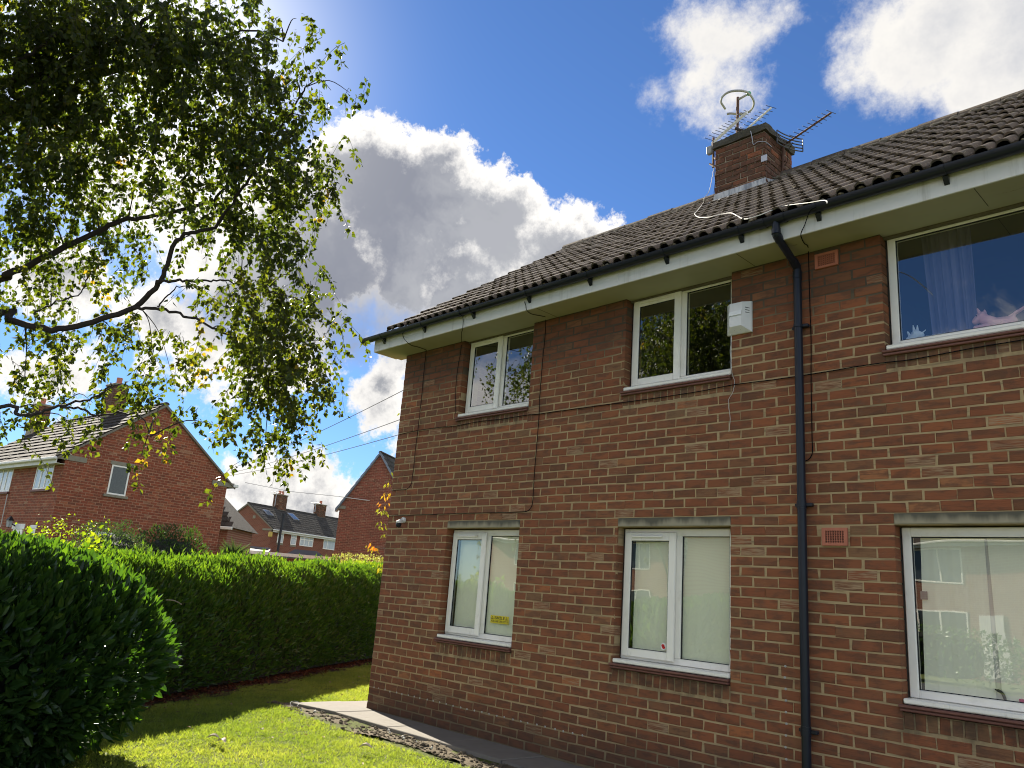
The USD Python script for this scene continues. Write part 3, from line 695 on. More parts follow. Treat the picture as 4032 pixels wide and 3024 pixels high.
# strip of bare earth between the lawn and the path
SOIL_EDGE = lambda x: -0.93 - 0.05 * math.sin(2.1 * x) - 0.03 * math.sin(5.3 * x + 1) + 0.28 * max(0.0, min(1.0, (-0.1 - x) / 0.7)) * 0 
def soil_z(x, y):
    p = np.stack([x, y, 0 * x], -1); return -0.020 + 0.055 * (meshkit.fbm(p * 5.0, 4, 2) - 0.5) - 0.012
M['earth'] = mat('bare_earth', lambda g: prin(g, g.mixc(g.noise(g.pos, 9.0, 6.0, 0.7), (0.075, 0.060, 0.040), (0.165, 0.135, 0.092)), 0.97, 0.1, g.noise(g.pos, 90.0, 4.0, 0.7), 0.01))
struct('soil_strip', sheet(np.arange(-0.95, 11.5, 0.05), np.arange(-1.02, -0.50, 0.04), soil_z, lambda x, y: y > SOIL_EDGE(x) and (x > -0.3 or y < -0.45 - 0.2 * 0)), M['earth'], True)
mb = MB()
for k in range(900):
    x = rng.uniform(-0.9, 5.0); y = rng.uniform(SOIL_EDGE(x) - 0.04, -0.57); r = rng.uniform(0.004, 0.014) * (1 if rng.random() < 0.93 else 2.0)
    if x < 0 and y > -0.72: continue
    s = trimesh.creation.icosphere(1, r); s.vertices *= 1 + rng.normal(0, 0.16, (len(s.vertices), 1)); s.vertices = s.vertices * [1.2, 1.2, 0.75] + [x, y, soil_z(np.array([x]), np.array([y]))[0] + r * 0.4]; mb.mesh(s, rng.random())
build('earth_clods', mb, M['earth'], kind='stuff', cat='soil', label='crumbs and clods of dark soil between the grass and the concrete path')
M['rubble'] = plain('pale_rubble', (0.55, 0.52, 0.46), 0.9)
mb = MB()
for u, v in ((1530, 2880), (1585, 2905), (1590, 2912), (1640, 2925), (1700, 2950), (1185, 2800), (1240, 2805), (1960, 2918), (1990, 2926), (1535, 2889)):
    p = on(u, v, 2, 0.0); s = trimesh.creation.icosphere(1, rng.uniform(0.008, 0.016)); s.vertices *= 1 + rng.normal(0, 0.2, (len(s.vertices), 1)); s.vertices = s.vertices + p + [0, 0, 0.012]; mb.mesh(s)
build('pale_stones', mb, M['rubble'], kind='stuff', cat='pebbles', label='scattered pale chips of stone in the soil beside the path')

# concrete slabs round the foot of the wall
path_ = thing('path', None, None, kind='structure')
def slab(pts, dz=0.0, tilt=0.0):
    P = Polygon(pts).buffer(-0.003)
    mb = MB(); out = np.array(P.exterior.coords)[:-1]; inn = np.array(P.buffer(-0.006, join_style='mitre').exterior.coords)[:-1]
    n = len(out); z = 0.0 + dz
    def zz(q): return z + tilt * (q[:, 0] - pts[0][0])
    o = out if Polygon(out).exterior.is_ccw else out[::-1]; i = np.array([inn[np.argmin(((inn - a) ** 2).sum(1))] for a in o])
    v = np.vstack([np.c_[o, np.full(n, -0.07)], np.c_[o, zz(o) - 0.006], np.c_[i, zz(i)]])
    q = [[k, (k + 1) % n, n + (k + 1) % n, n + k] for k in range(n)] + [[n + k, n + (k + 1) % n, 2 * n + (k + 1) % n, 2 * n + k] for k in range(n)]
    mb.add(v, q); mb.add(v[2 * n:], [[0, k, k + 1] for k in range(1, n - 1)]); return mb
build('paving_slab', slab([(-0.625, -0.705), (0.160, -0.548), (0.214, -0.004), (-0.60, -0.004)], 0.004), M['slab'], path_)
build('paving_slab', slab([(-0.60, 0.003), (-0.004, 0.003), (-0.004, 0.41), (-0.572, 0.412)], -0.002), M['slab'], path_)
jx = [0.168, 1.195, 2.10, 3.02, 3.95, 4.87, 5.80, 6.72, 7.64, 8.57, 9.49, 10.41, 11.3]
for k in range(len(jx) - 1):
    a, b = jx[k], jx[k + 1]; s = 0.052
    build('paving_slab', slab([(a, -0.552 - rng.uniform(0, .02)), (b, -0.556 - rng.uniform(0, .02)), (b + s, -0.004), (a + s, -0.004)], rng.normal(0, 0.0035), rng.normal(0, 0.003)), M['slab'], path_)

# dark earth and litter under the hedge
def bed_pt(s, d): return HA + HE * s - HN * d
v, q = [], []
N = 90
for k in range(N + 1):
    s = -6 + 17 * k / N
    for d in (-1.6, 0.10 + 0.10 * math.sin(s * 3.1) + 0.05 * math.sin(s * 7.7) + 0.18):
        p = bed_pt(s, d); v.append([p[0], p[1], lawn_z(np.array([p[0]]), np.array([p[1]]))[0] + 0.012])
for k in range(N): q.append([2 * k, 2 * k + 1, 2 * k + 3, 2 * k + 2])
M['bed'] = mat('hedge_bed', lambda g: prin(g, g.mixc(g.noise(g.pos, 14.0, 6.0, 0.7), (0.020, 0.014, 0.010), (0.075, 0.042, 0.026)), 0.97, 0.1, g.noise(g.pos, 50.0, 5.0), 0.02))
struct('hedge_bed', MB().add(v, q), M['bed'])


def leaves(pos, axis, nrm, length, width, tint, fold=0.15, fine=False):
    """Leaf blades at pos along axis, facing nrm, as one mesh: four (or eight) triangles each."""
    pos, axis, nrm = (np.asarray(a, float) for a in (pos, axis, nrm)); n = len(pos)
    axis = axis / np.linalg.norm(axis, axis=1, keepdims=True)
    side = np.cross(axis, nrm); side /= np.maximum(np.linalg.norm(side, axis=1, keepdims=True), 1e-6); nn = np.cross(side, axis)
    L, Wd = np.broadcast_to(length, (n,))[:, None], np.broadcast_to(width, (n,))[:, None]
    if fine:
        prof = [(0.0, 0.0, 0.0), (0.22, 0.62, 1), (0.22, -0.62, 1), (0.55, 1.0, 1), (0.55, -1.0, 1), (0.82, 0.62, 0.6), (0.82, -0.62, 0.6), (1.0, 0, -0.5), (0.30, 0, -0.3), (0.65, 0, -0.3)]
        tri = [[0, 1, 8], [0, 8, 2], [1, 3, 8], [8, 4, 2], [3, 9, 8], [8, 9, 4], [3, 5, 9], [9, 6, 4], [5, 7, 9], [9, 7, 6]]
    else:
        prof = [(0.0, 0.0, 0.0), (0.36, 1.0, 1), (0.36, -1.0, 1), (1.0, 0, -0.4), (0.5, 0, -0.3)]
        tri = [[0, 1, 4], [0, 4, 2], [1, 3, 4], [4, 3, 2]]
    V = np.stack([pos + axis * L * a + side * Wd * 0.5 * b + nn * Wd * fold * c for a, b, c in prof], 1)
    k = len(prof); Fc = (np.arange(n) * k)[:, None, None] + np.array(tri)[None]
    return V.reshape(-1, 3), Fc.reshape(-1, 3), np.repeat(np.broadcast_to(tint, (n,)), k)
def unit(n): v = rng.normal(0, 1, (n, 3)); return v / np.linalg.norm(v, axis=1, keepdims=True)
def leaf_mat(name, stops, trans=0.45, rough=0.4, spec=0.4, ttint=(1.5, 1.5, 0.5)):
    def fn(g):
        c = g.ramp(g.tint, stops)
        c = g.mixc(g.math('multiply', g.noise(g.pos, 3.0, 3.0), 0.35), c, tuple(x * 0.55 for x in stops[0][1]))
        a = prin(g, c, rough, spec)
        b = g.add('translucent_bsdf', 'BSDF', color=g.mixc(1.0, c, ttint, 'multiply'))
        return g.add('mix_closure', 'closure', fac=trans, closure1=a, closure2=b)
    return mat(name, fn)
M['grass'] = leaf_mat('grass_blade', [(0, (0.17, 0.24, 0.042)), (0.5, (0.30, 0.355, 0.068)), (0.85, (0.42, 0.43, 0.105)), (1, (0.54, 0.49, 0.22))], 0.5, 0.6, 0.25, (1.25, 1.25, 0.55))
NB = 230000
x = rng.uniform(-6.6, 4.4, NB * 3); y = rng.uniform(-4.9, 5.6, NB * 3)
u = proj(np.stack([x, y, 0 * x], 1)); dep = (np.stack([x, y, 0 * x], 1) - CAM) @ FW
d_h = (np.stack([x - HA[0], y - HA[1]], 1)) @ HN[:2]
edge = np.array([SOIL_EDGE(a) for a in x])
ok = (u[:, 0] > -150) & (u[:, 0] < 2300) & (u[:, 1] < 3150) & (d_h < -0.20 - 0.07 * np.sin(x * 9) - 0.05 * np.sin(y * 13)) & ~((x > -0.66) & (y > -0.72) & (y < 0.43)) & ~((x > -0.02) & (y > -1)) & ~((y > edge - 0.03 + 0.16 * rng.random(len(x)) ** 3 + 0.08 * (meshkit.noise(np.stack([x * 7, y * 0, 0 * x], 1), 3) - 0.3)) & (x > -0.85) & (y < -0.5))
ok &= rng.random(len(x)) < np.clip(0.45 + 0.9 * meshkit.fbm(np.stack([x * 9, y * 9, 0 * x], 1), 3, 4), 0.2, 1)
x, y = x[ok][:NB], y[ok][:NB]; n = len(x)
px = np.stack([x, y, lawn_z(x, y) - 0.004], 1)
patch = meshkit.fbm(np.stack([x * 1.1, y * 1.1, 0 * x], 1), 4, 12); tuft = meshkit.noise(np.stack([x * 14, y * 14, 0 * x], 1), 21)
ax = np.stack([rng.normal(0, 0.55, n), rng.normal(0, 0.55, n), np.ones(n)], 1); ax /= np.linalg.norm(ax, axis=1, keepdims=True)
ln = rng.uniform(0.026, 0.060, n) * (0.65 + 0.7 * tuft); wd = rng.uniform(0.0028, 0.0055, n)
sd = np.cross(ax, unit(n)); sd /= np.linalg.norm(sd, axis=1, keepdims=True)
V = np.stack([px - sd * wd[:, None], px + sd * wd[:, None], px + ax * ln[:, None] + np.stack([rng.normal(0, 0.006, n), rng.normal(0, 0.006, n), -0.25 * ln], 1)], 1).reshape(-1, 3)
tint = np.clip(0.18 + 1.05 * (patch - 0.35) + rng.normal(0, 0.16, n) + 0.25 * (tuft - 0.5), 0, 1)
build('grass', MB().add(V, np.arange(3 * n).reshape(-1, 3), np.repeat(tint, 3)), M['grass'], kind='stuff', cat='grass', label='short yellow-green mown grass in front of the hedge and house')
n = 90
fx, fy = rng.uniform(-3.5, 3.0, n), rng.uniform(-3.6, 2.5, n); k = ((np.stack([fx - HA[0], fy - HA[1]], 1)) @ HN[:2] < -0.3) & ~((fx > -0.7) & (fy > -0.8)); fx, fy = fx[k], fy[k]; n = len(fx)
M['birch_fall'] = leaf_mat('fallen_birch_leaf', [(0, (0.16, 0.10, 0.05)), (0.5, (0.30, 0.20, 0.07)), (1, (0.48, 0.40, 0.28))], 0.2, 0.7, 0.2, (1, 0.9, 0.6))
fl_ = np.stack([fx, fy, lawn_z(fx, fy) + rng.uniform(0.028, 0.045, n)], 1)
lx, lf, lt = leaves(fl_, unit(n) * [1, 1, 0.2], np.array([0, 0, 1.0]) + rng.normal(0, 0.3, (n, 3)), rng.uniform(0.03, 0.055, n), rng.uniform(0.022, 0.036, n), rng.random(n), 0.25)
build('birch_leaf_fall', MB().add(lx, lf, lt), M['birch_fall'], kind='stuff', cat='leaves', label='tiny brown and yellow birch leaves dotted over the grass')
# brown leaf litter along the hedge foot
n = 2600
s = rng.uniform(-3.2, 8, n); d = np.abs(rng.normal(0.04, 0.16, n)) - 0.05
P = HA + HE * s[:, None] - HN * d[:, None]; P[:, 2] = lawn_z(P[:, 0], P[:, 1]) + 0.018 + rng.uniform(0, 0.02, n)
M['litter'] = leaf_mat('dead_leaf', [(0, (0.045, 0.018, 0.010)), (0.6, (0.13, 0.042, 0.020)), (1, (0.24, 0.12, 0.055))], 0.15, 0.8, 0.2, (1, 0.8, 0.6))
lx, lf, lt = leaves(P, unit(n) * [1, 1, 0.25], np.array([0, 0, 1.0]) + rng.normal(0, 0.35, (n, 3)), rng.uniform(0.03, 0.08, n), rng.uniform(0.015, 0.032, n), rng.random(n), 0.3)
build('leaf_litter', MB().add(lx, lf, lt), M['litter'], kind='stuff', cat='dead leaves', label='reddish brown dead leaves along the shaded foot of the hedge')

# ---------------------------------------------------------------- houses beyond the hedge
def brick_along(name, e, c1, c2, mo):
    def fn(g):
        x = g.vmath('dot_product', g.pos, tuple(map(float, e)), out='value'); z = g.add('separate_xyz', 'z', vector=g.pos)
        c = g.add('brick_texture', 'color', vector=g.add('combine_xyz', 'vector', x=x, y=z, z=0.0), scale=1.0, color1=c1, color2=c2, mortar=mo, mortar_size=0.010, brick_width=0.2315, row_height=0.086)
        return prin(g, g.mixc(g.math('multiply', g.noise(g.pos, 2.0, 5.0), 0.5), c, tuple(x * 0.6 for x in c1)), 0.9, 0.2)
    return mat(name, fn)


class Gable:
    """A gabled block. Local: x along the gable from the near corner, y into the house along its long side, z up."""
    def __init__(s, name, label, P, d, g, w, length, eave, apex, wallmat, group=None):
        s.P, s.d, s.g = np.array([P[0], P[1], 0.0]), np.asarray(d, float), np.asarray(g, float)
        s.w, s.len, s.eave, s.apex = w, length, eave, apex
        s.t = thing(name, label, 'house', s.P, group)
        s.fg = frame_of(s.P, s.g, s.d)                          # gable face, outside is -y
        s.ff = frame_of(s.P, s.d, s.g)                          # long face, outside is -y
        poly = Polygon([(0.0015, -0.3), (w - 0.0015, -0.3), (w - 0.0015, eave), (w / 2, apex - 0.03), (0.0015, eave)])
        m = trimesh.creation.extrude_polygon(poly, length - 0.02, engine='earcut')
        v = np.stack([m.vertices[:, 0], 0.0015 + m.vertices[:, 2], m.vertices[:, 1]], 1)
        s.wall = build('wall', MB().add(s.fg(v), m.faces), wallmat, s.t)
    def clip(s, z):
        if z < s.eave: return 0.0, s.w
        k = (s.apex - z) / (s.apex - s.eave); return s.w / 2 * (1 - k), s.w / 2 * (1 + k)
    def roof(s, m, over=0.32, tw=0.30, ga=0.333, kind='flat', verge=0.06, limit=300, only_near=True):
        tn = (s.apex - s.eave) / (s.w / 2); th = math.atan(tn); cs, sn = math.cos(th), math.sin(th)
        sl = (s.w / 2 + over) / cs
        def pt(x, q, n, side):                                # x along the ridge, q up the slope, n off it
            a = -over + q * cs - n * sn; z = s.eave - over * tn + 0.04 + q * sn + n * cs
            a = a if side == 0 else s.w - a
            return s.fg(np.stack([a, x, z], -1))
        mb = MB()
        for side in (0, 1):
            xx, qq = np.array([-verge, s.len, s.len, -verge]), np.array([0.0, 0, sl, sl])
            mb.add(np.vstack([pt(xx, qq, np.full(4, -0.03), side), pt(xx, qq, np.full(4, -0.005), side)]), [[0, 1, 2, 3], [4, 5, 6, 7], [0, 1, 5, 4], [1, 2, 6, 5], [3, 0, 4, 7]])
        s.r = build('roof', mb, m, s.t)
        pieces = []
        for side in ((0,) if only_near else (0, 1)):
            for r in range(int(sl / ga) + 1):
                for c in range(int((s.len + verge) / tw)):
                    L = min(ga * 1.12, sl - r * ga + 0.02)
                    if L < 0.08: continue
                    if kind == 'flat':
                        v = np.array([[a, b, h] for a in (0, tw - 0.006) for b, h in ((0, 0.004), (0, 0.048), (L, 0.012))]); f = np.array([[0, 1, 2], [3, 5, 4], [0, 3, 4], [0, 4, 1], [1, 4, 5], [1, 5, 2]])
                    else:
                        v, f = roll_tile(tw - 0.004, L, 2, 0.034, 0.010, 0.020); f = np.vstack([f[:, [0, 1, 2]], f[:, [0, 2, 3]]])
                    v = v.copy(); v[:, 2] += rng.normal(0, 0.003)
                    pieces.append((pt(v[:, 0] + c * tw - verge, v[:, 1] + r * ga, v[:, 2], side), f, rng.random()))
        put_pieces(pieces, 'roof_tile', 'roof_tiles', m, s.r, limit=limit)
        n = int((s.len + verge) / 0.45)
        for k in range(n):
            a = np.linspace(0, math.pi, 7); x0, x1 = -verge + k * 0.45, -verge + k * 0.45 + 0.44
            rg = lambda x: s.fg(np.stack([s.w / 2 + 0.11 * np.cos(a), np.full(7, x), s.apex + 0.03 + 0.085 * np.sin(a)], 1))
            build('ridge_tile', MB().add(np.vstack([rg(x0), rg(x1)]), [[j, j + 1, 8 + j, 7 + j] for j in range(6)] + [[0, j, j + 1, j + 1] for j in range(1, 6)], rng.random()), m, s.r)
        s.pt, s.sl = pt, sl
        return s
    def verge(s, m, over=0.32, width=0.12, name='verge', block=None):
        tn = (s.apex - s.eave) / (s.w / 2)
        for side in (0, 1):
            f = lambda a, y, z: s.fg(np.array([[a if side == 0 else s.w - a, y, z]]))[0]
            e = s.eave - over * tn + 0.03
            pts = [(-over, e), (s.w / 2, s.apex + 0.04), (s.w / 2, s.apex + 0.04 - width), (-over, e - width * 0.6)]
            v = np.array([f(a, y, z) for y in (-0.075, -0.004) for a, z in pts])
            build(name, MB().add(v, [[0, 1, 2, 3], [7, 6, 5, 4], [0, 4, 5, 1], [3, 2, 6, 7], [0, 3, 7, 4]]), m, s.t)
        return s
    def gbox(s, name, x0, x1, z0, z1, y0, y1, m, parent=None, ch=0.0):
        return build(name, MB().box((x0, y0, z0), (x1, y1, z1), frame=s.fg, chamfer=ch), m, parent or s.t)
    def fbox(s, name, x0, x1, z0, z1, y0, y1, m, parent=None, ch=0.0):
        return build(name, MB().box((x0, y0, z0), (x1, y1, z1), frame=s.ff, chamfer=ch), m, parent or s.t)
    def window(s, face, x0, x1, z0, z1, bars=(), hbar=None, y=0.03, fw=0.055, panem=None):
        fr = s.fg if face == 'g' else s.ff
        mb = ring(x0, x1, z0, z1, fw, fw, fw, fw, -0.02, 0.0); mb2 = MB()
        for b in bars: mb2.box((b - 0.03, -0.022, z0 + fw), (b + 0.03, -0.001, z1 - fw))
        for h in ([hbar] if hbar else []): mb2.box((x0 + fw, -0.024, h - 0.025), (x1 - fw, -0.001, h + 0.025))
        w = build('window', mb, M['upvc'], s.t, frame=fr)
        if mb2.v: build('glazing_bar', mb2, M['upvc'], w, frame=fr, kind='stuff' if len(bars) + bool(hbar) > 1 else None)
        edges = [x0 + fw] + [b for b in bars] + [x1 - fw]
        for k in range(len(edges) - 1):
            build('pane', MB().add([(edges[k], -0.006, z0 + fw), (edges[k + 1], -0.006, z0 + fw), (edges[k + 1], -0.006, z1 - fw), (edges[k], -0.006, z1 - fw)], [[0, 1, 2, 3]]), panem or M['pane_far'], w, frame=fr)
        return w
    def gutter(s, m, over=0.30, x0=-0.05, fascia=True, L=None):
        tn = (s.apex - s.eave) / (s.w / 2); z = s.eave - over * tn + 0.02; L = L or s.len
        if fascia: s.fbox('fascia', x0, L, z - 0.16, z + 0.02, -over + 0.03, -over + 0.05, M['white_paint'])
        s.fbox('soffit', x0, L, z - 0.158, z - 0.14, -over + 0.051, -0.002, M['soffit'])
        s.fbox('gutter', x0 - 0.05, L, z - 0.05, z + 0.04, -over - 0.08, -over + 0.029, m, ch=0.02)


M['pane_far'] = mat('far_glass', lambda g: glass_over(g, (0.10, 0.11, 0.12)))  if False else mat('far_glass', lambda g: prin(g, (0.045, 0.05, 0.055), 0.04, 0.9))
M['curtained'] = mat('curtained_glass', lambda g: prin(g, g.mixc(g.noise(g.vmath('multiply', g.pos, (6.0, 6.0, 0.6)), 1.0, 2.0), (0.25, 0.27, 0.28), (0.55, 0.56, 0.55)), 0.08, 0.9))
M['frosted'] = mat('patterned_glass', lambda g: prin(g, g.mixc(g.noise(g.pos, 25.0, 4.0), (0.045, 0.05, 0.045), (0.12, 0.13, 0.12)), 0.35, 0.6))
M['timber'] = plain('grey_timber', (0.17, 0.15, 0.13), 0.85, 0.25)
M['white_wash'] = plain('painted_lintel', (0.72, 0.72, 0.70), 0.7, 0.06)

# left house
dL, gL = np.array([-0.994, -0.112, 0]), np.array([-0.112, 0.994, 0])
PL = at(262, 1790, 28.0)
hl = Gable('gabled_house', 'red brick gabled house behind the hedge at the left, half hidden by birch leaves', PL, dL, gL, 5.56, 9.0, 4.72, 6.86, M['mortar_far'], None)
gwin = (1.42, 2.02, 3.66, 4.60)
pl = []
for v, f, t in lay_bricks(0, hl.w, 0.0, 6.80, [gwin, (1.40, 2.12, 4.60, 4.72), (1.35, 2.1, 3.58, 3.66), (1.30, 2.22, 2.36, 2.49), (1.38, 2.14, 1.25, 2.36)], PX, PZ, J, 0.03, 0.0, clip=hl.clip, bev=0.004): pl.append((hl.fg(v), f, t))
fw1, fw2 = (0.66, 1.98, 3.62, 4.60), (3.92, 5.24, 3.60, 4.60)
for v, f, t in lay_bricks(0, 9.0, 0.0, 4.60, [fw1, fw2, (1.90, 2.94, 0.0, 2.54), (1.0, 1.45, 1.3, 2.50)], PX, PZ, J, 0.03, 0.0, bev=0.004): pl.append((hl.ff(v), f, t))
put_pieces(pl, 'brick', 'brickwork', M['brick_red'], hl.wall)
hl.roof(M['tile_far'], kind='flat', verge=0.05).verge(M['ridge'], over=0.30, width=0.10)
hl.gutter(M['white_paint'])
hl.gbox('kneeler', -0.28, 0.62, 4.50, 4.66, -0.03, 0.05, M['stone']); hl.gbox('kneeler', hl.w - 0.6, hl.w + 0.26, 4.50, 4.66, -0.03, 0.05, M['stone'])
hl.gbox('gutter_end', hl.w + 0.2, hl.w + 0.38, 4.52, 4.62, -0.12, 0.3, M['white_paint'])
hl.window('g', *gwin, panem=M['frosted'], fw=0.05)
hl.gbox('lintel', 1.36, 2.14, 4.602, 4.72, -0.03, 0.05, M['stone'], ch=0.01); hl.gbox('window_sill', 1.33, 2.11, 3.575, 3.655, -0.06, 0.05, M['stone'], ch=0.01)
hl.gbox('lintel', 1.31, 2.21, 2.365, 2.485, -0.015, 0.05, M['white_wash']); hl.window('g', 1.39, 2.13, 1.3, 2.36, panem=M['curtained'])
for a, b, c, d in (fw1, fw2):
    hl.window('f', a, b, c, d, bars=(a + (b - a) * 0.36, a + (b - a) * 0.66), panem=M['curtained']); hl.fbox('window_sill', a - 0.05, b + 0.05, c - 0.07, c - 0.003, -0.07, 0.05, M['tile_sill'])
hl.fbox('lintel', 1.92, 2.92, 2.38, 2.54, -0.015, 0.05, M['white_wash']); hl.fbox('lintel', 0.98, 1.47, 2.40, 2.51, -0.015, 0.05, M['white_wash'])
door = hl.fbox('door', 2.02, 2.80, 0.2, 2.37, -0.01, 0.05, M['upvc'])
for zc in (1.45, 1.95): hl.fbox('door_panel', 2.14, 2.68, zc - 0.2, zc + 0.2, -0.022, -0.0105, M['white_paint'], door, ch=0.01)
hl.window('f', 1.02, 1.43, 1.3, 2.39, panem=M['curtained'])
def chimney_at(H, x_mid, w, dep, h, m, pots=0, below=0.9, cap=True):
    c = H.w / 2; z0 = H.apex
    t = build('chimney', MB().box((c - dep / 2 + .008, x_mid - w / 2 + .008, z0 - below), (c + dep / 2 - .008, x_mid + w / 2 - .008, z0 + h), frame=H.fg), M['mortar_soot'], H.t)
    pc = []
    for fr, ww in ((lambda v: H.fg(np.stack([c - dep / 2 + v[:, 0], x_mid - w / 2 + v[:, 1], v[:, 2]], 1)), dep), (lambda v: H.fg(np.stack([c - dep / 2 + v[:, 1], x_mid + w / 2 - v[:, 0], v[:, 2]], 1)), w), (lambda v: H.fg(np.stack([c + dep / 2 - v[:, 1], x_mid - w / 2 + v[:, 0], v[:, 2]], 1)), w)):
        for v, f, q in lay_bricks(0, ww, z0 - below + 0.3, z0 + h, [], 0.2315, 0.086, 0.012, 0.03, 0.0): pc.append((fr(v), f, q))
    put_pieces(pc, 'brick', 'brickwork', m, t, limit=120)
    if cap: build('chimney_cap', MB().box((c - dep / 2 - .05, x_mid - w / 2 - .05, z0 + h), (c + dep / 2 + .05, x_mid + w / 2 + .05, z0 + h + 0.08), frame=H.fg, chamfer=0.02), M['stone'], t)
    build('flashing', MB().box((c - dep / 2 - .02, x_mid - w / 2 - .02, z0 - below), (c + dep / 2 + .02, x_mid + w / 2 + .02, z0 - 0.10), frame=H.fg), M['stone'], t)
    for k in range(pots):
        y = x_mid + (k - (pots - 1) / 2) * 0.32
        build('chimney_pot', MB().tube(H.fg(np.array([[c, y, z0 + h + 0.07], [c, y, z0 + h + 0.2], [c, y, z0 + h + 0.36]])), [0.12, 0.10, 0.11], 10), M['terracotta'], t)
    return t
def ridge_x(H, u, v):                                         # where the ridge runs behind a point of the photograph
    q = onplane(u, v, H.P + H.g * H.w / 2, H.g); return (q - H.P) @ H.d
chimney_at(hl, ridge_x(hl, 439, 1650), 0.66, 0.52, 1.05, M['brick_chimney'], 1); chimney_at(hl, ridge_x(hl, 143, 1700), 0.66, 0.52, 0.92, M['brick_chimney'], 1)

# low extension behind it
PE = at(915, 2078, 33.0)
eL = np.array([0.70, 0.714, 0.0]); gE = np.array([-eL[1], eL[0], 0])
ext = thing('outhouse', 'low brick outhouse with hipped tile roof and white downpipe beside the left gable', 'outhouse', (PE[0], PE[1], 0))
fe = frame_of((PE[0], PE[1], 0), eL, gE)
ez = PE[2]
M['brick_ext'] = brick_along('extension_brick', eL, (0.20, 0.075, 0.05), (0.26, 0.10, 0.06), (0.32, 0.22, 0.15))
build('wall', MB().box((-3.2, 0.0, -0.2), (-0.15, 3.0, ez), frame=fe), M['brick_ext'], ext)
hip = np.array([[-3.4, -0.2, ez], [0.05, -0.2, ez], [0.05, 3.2, ez], [-3.4, 3.2, ez], [-1.65, 1.2, ez + 1.75], [-1.65, 1.8, ez + 1.75]])
rf = build('roof', MB().add(fe(hip), [[0, 1, 4, 4], [1, 2, 5, 4], [2, 3, 5, 5], [3, 0, 4, 5], [0, 1, 2, 3]]), M['tile_far'], ext)
pc = []
for r in range(9):
    t0, t1 = r / 9, (r + 1.1) / 9
    for k in range(12):
        a0, a1 = -3.4 + 3.45 * k / 12, -3.4 + 3.45 * (k + 0.94) / 12
        L0, R0 = -3.4 + 1.75 * t0, 0.05 - 1.70 * t0
        if a1 < L0 or a0 > R0: continue
        a0, a1 = max(a0, L0), min(a1, R0)
        if a1 - a0 < 0.04: continue
        v = np.array([[a, -0.2 + 1.4 * t, ez + 1.75 * t + h] for a in (a0, a1) for t, h in ((t0, 0.012), (t0, 0.055), (min(t1, 1), 0.015))])
        pc.append((fe(v), np.array([[0, 1, 2], [3, 5, 4], [0, 3, 4], [0, 4, 1], [1, 4, 5], [1, 5, 2]]), rng.random()))
put_pieces(pc, 'roof_tile', 'roof_tiles', M['tile_far'], rf)
build('gutter', MB().box((-3.45, -0.28, ez - 0.1), (0.08, -0.19, ez + 0.02), frame=fe, chamfer=0.02), M['white_paint'], ext)
build('downpipe', MB().tube(fe(np.array([[-0.55, -0.25, ez - 0.05], [-0.55, -0.25, ez - 0.15], [-0.95, -0.06, ez - 0.4], [-0.95, -0.06, 0.2]])), 0.045, 8), M['white_paint'], ext)
build('waste_pipe', MB().tube(fe(np.array([[-1.42, -0.06, ez - 0.05], [-1.42, -0.06, 0.2]])), 0.05, 8), M['black'], ext)

# middle house, far back
aM = math.radians(106); dM = np.array([math.cos(aM), math.sin(aM), 0]); gM = np.array([-dM[1], dM[0], 0])
PM = at(1068, 2087, 60.0)
M['brick_mid'] = brick_along('middle_brick', dM - gM, (0.22, 0.075, 0.045), (0.16, 0.058, 0.038), (0.26, 0.15, 0.10))
hm = Gable('distant_house', 'far brick house with two skylights and two chimneys in its dark tiled roof', PM, dM, gM, 5.4, 13.0, 4.95, 6.62, M['brick_mid'])
hm.roof(M['tile_grey'], kind='roll', tw=0.30, limit=300).verge(M['ridge'], width=0.14)
hm.gutter(M['white_paint'])
def mid(u, v): q = onplane(850 + u / 2.54, 1950 + v / 2.54, hm.P, hm.g); return (q - hm.P) @ hm.d, q[2]
for (u0, v0, u1, v1), bars, hb in (((622, 372, 668, 480), (), 0.72), ((755, 392, 797, 500), (), 0.70), ((845, 410, 965, 520), (0.33, 0.66), 0.70), ((1080, 442, 1190, 552), (0.3,), None)):
    (a, z1), (b, z0) = mid(u0, v0), mid(u1, v1); z1 = mid((u0 + u1) / 2, (v0 + v0 + (u1 - u0) * .15) / 2)[1]
    hm.window('f', a, b, z0, z1, bars=tuple(a + (b - a) * k for k in bars), hbar=(z0 + (z1 - z0) * hb) if hb else None, panem=M['curtained'])
    if not bars: hm.fbox('window_sill', a, b, z0 - 0.14, z0 - 0.005, -0.04, 0.02, M['stone'])
hm.gbox('vent_cover', 1.75, 2.0, 5.55, 5.75, -0.04, 0.02, M['stone'])
hm.gbox('kneeler', -0.1, 0.85, 4.72, 4.86, -0.03, 0.02, M['stone'])
a = mid(612, 400)[0]
build('soil_pipe', MB().tube(hm.ff(np.array([[a - .12, -0.42, 0.2], [a - .12, -0.42, 5.9]])), 0.09, 8).tube(hm.ff(np.array([[a - .12, -0.42, 5.75], [a - .12, -0.42, 6.0]])), 0.14, 8), M['black'], hm.t)
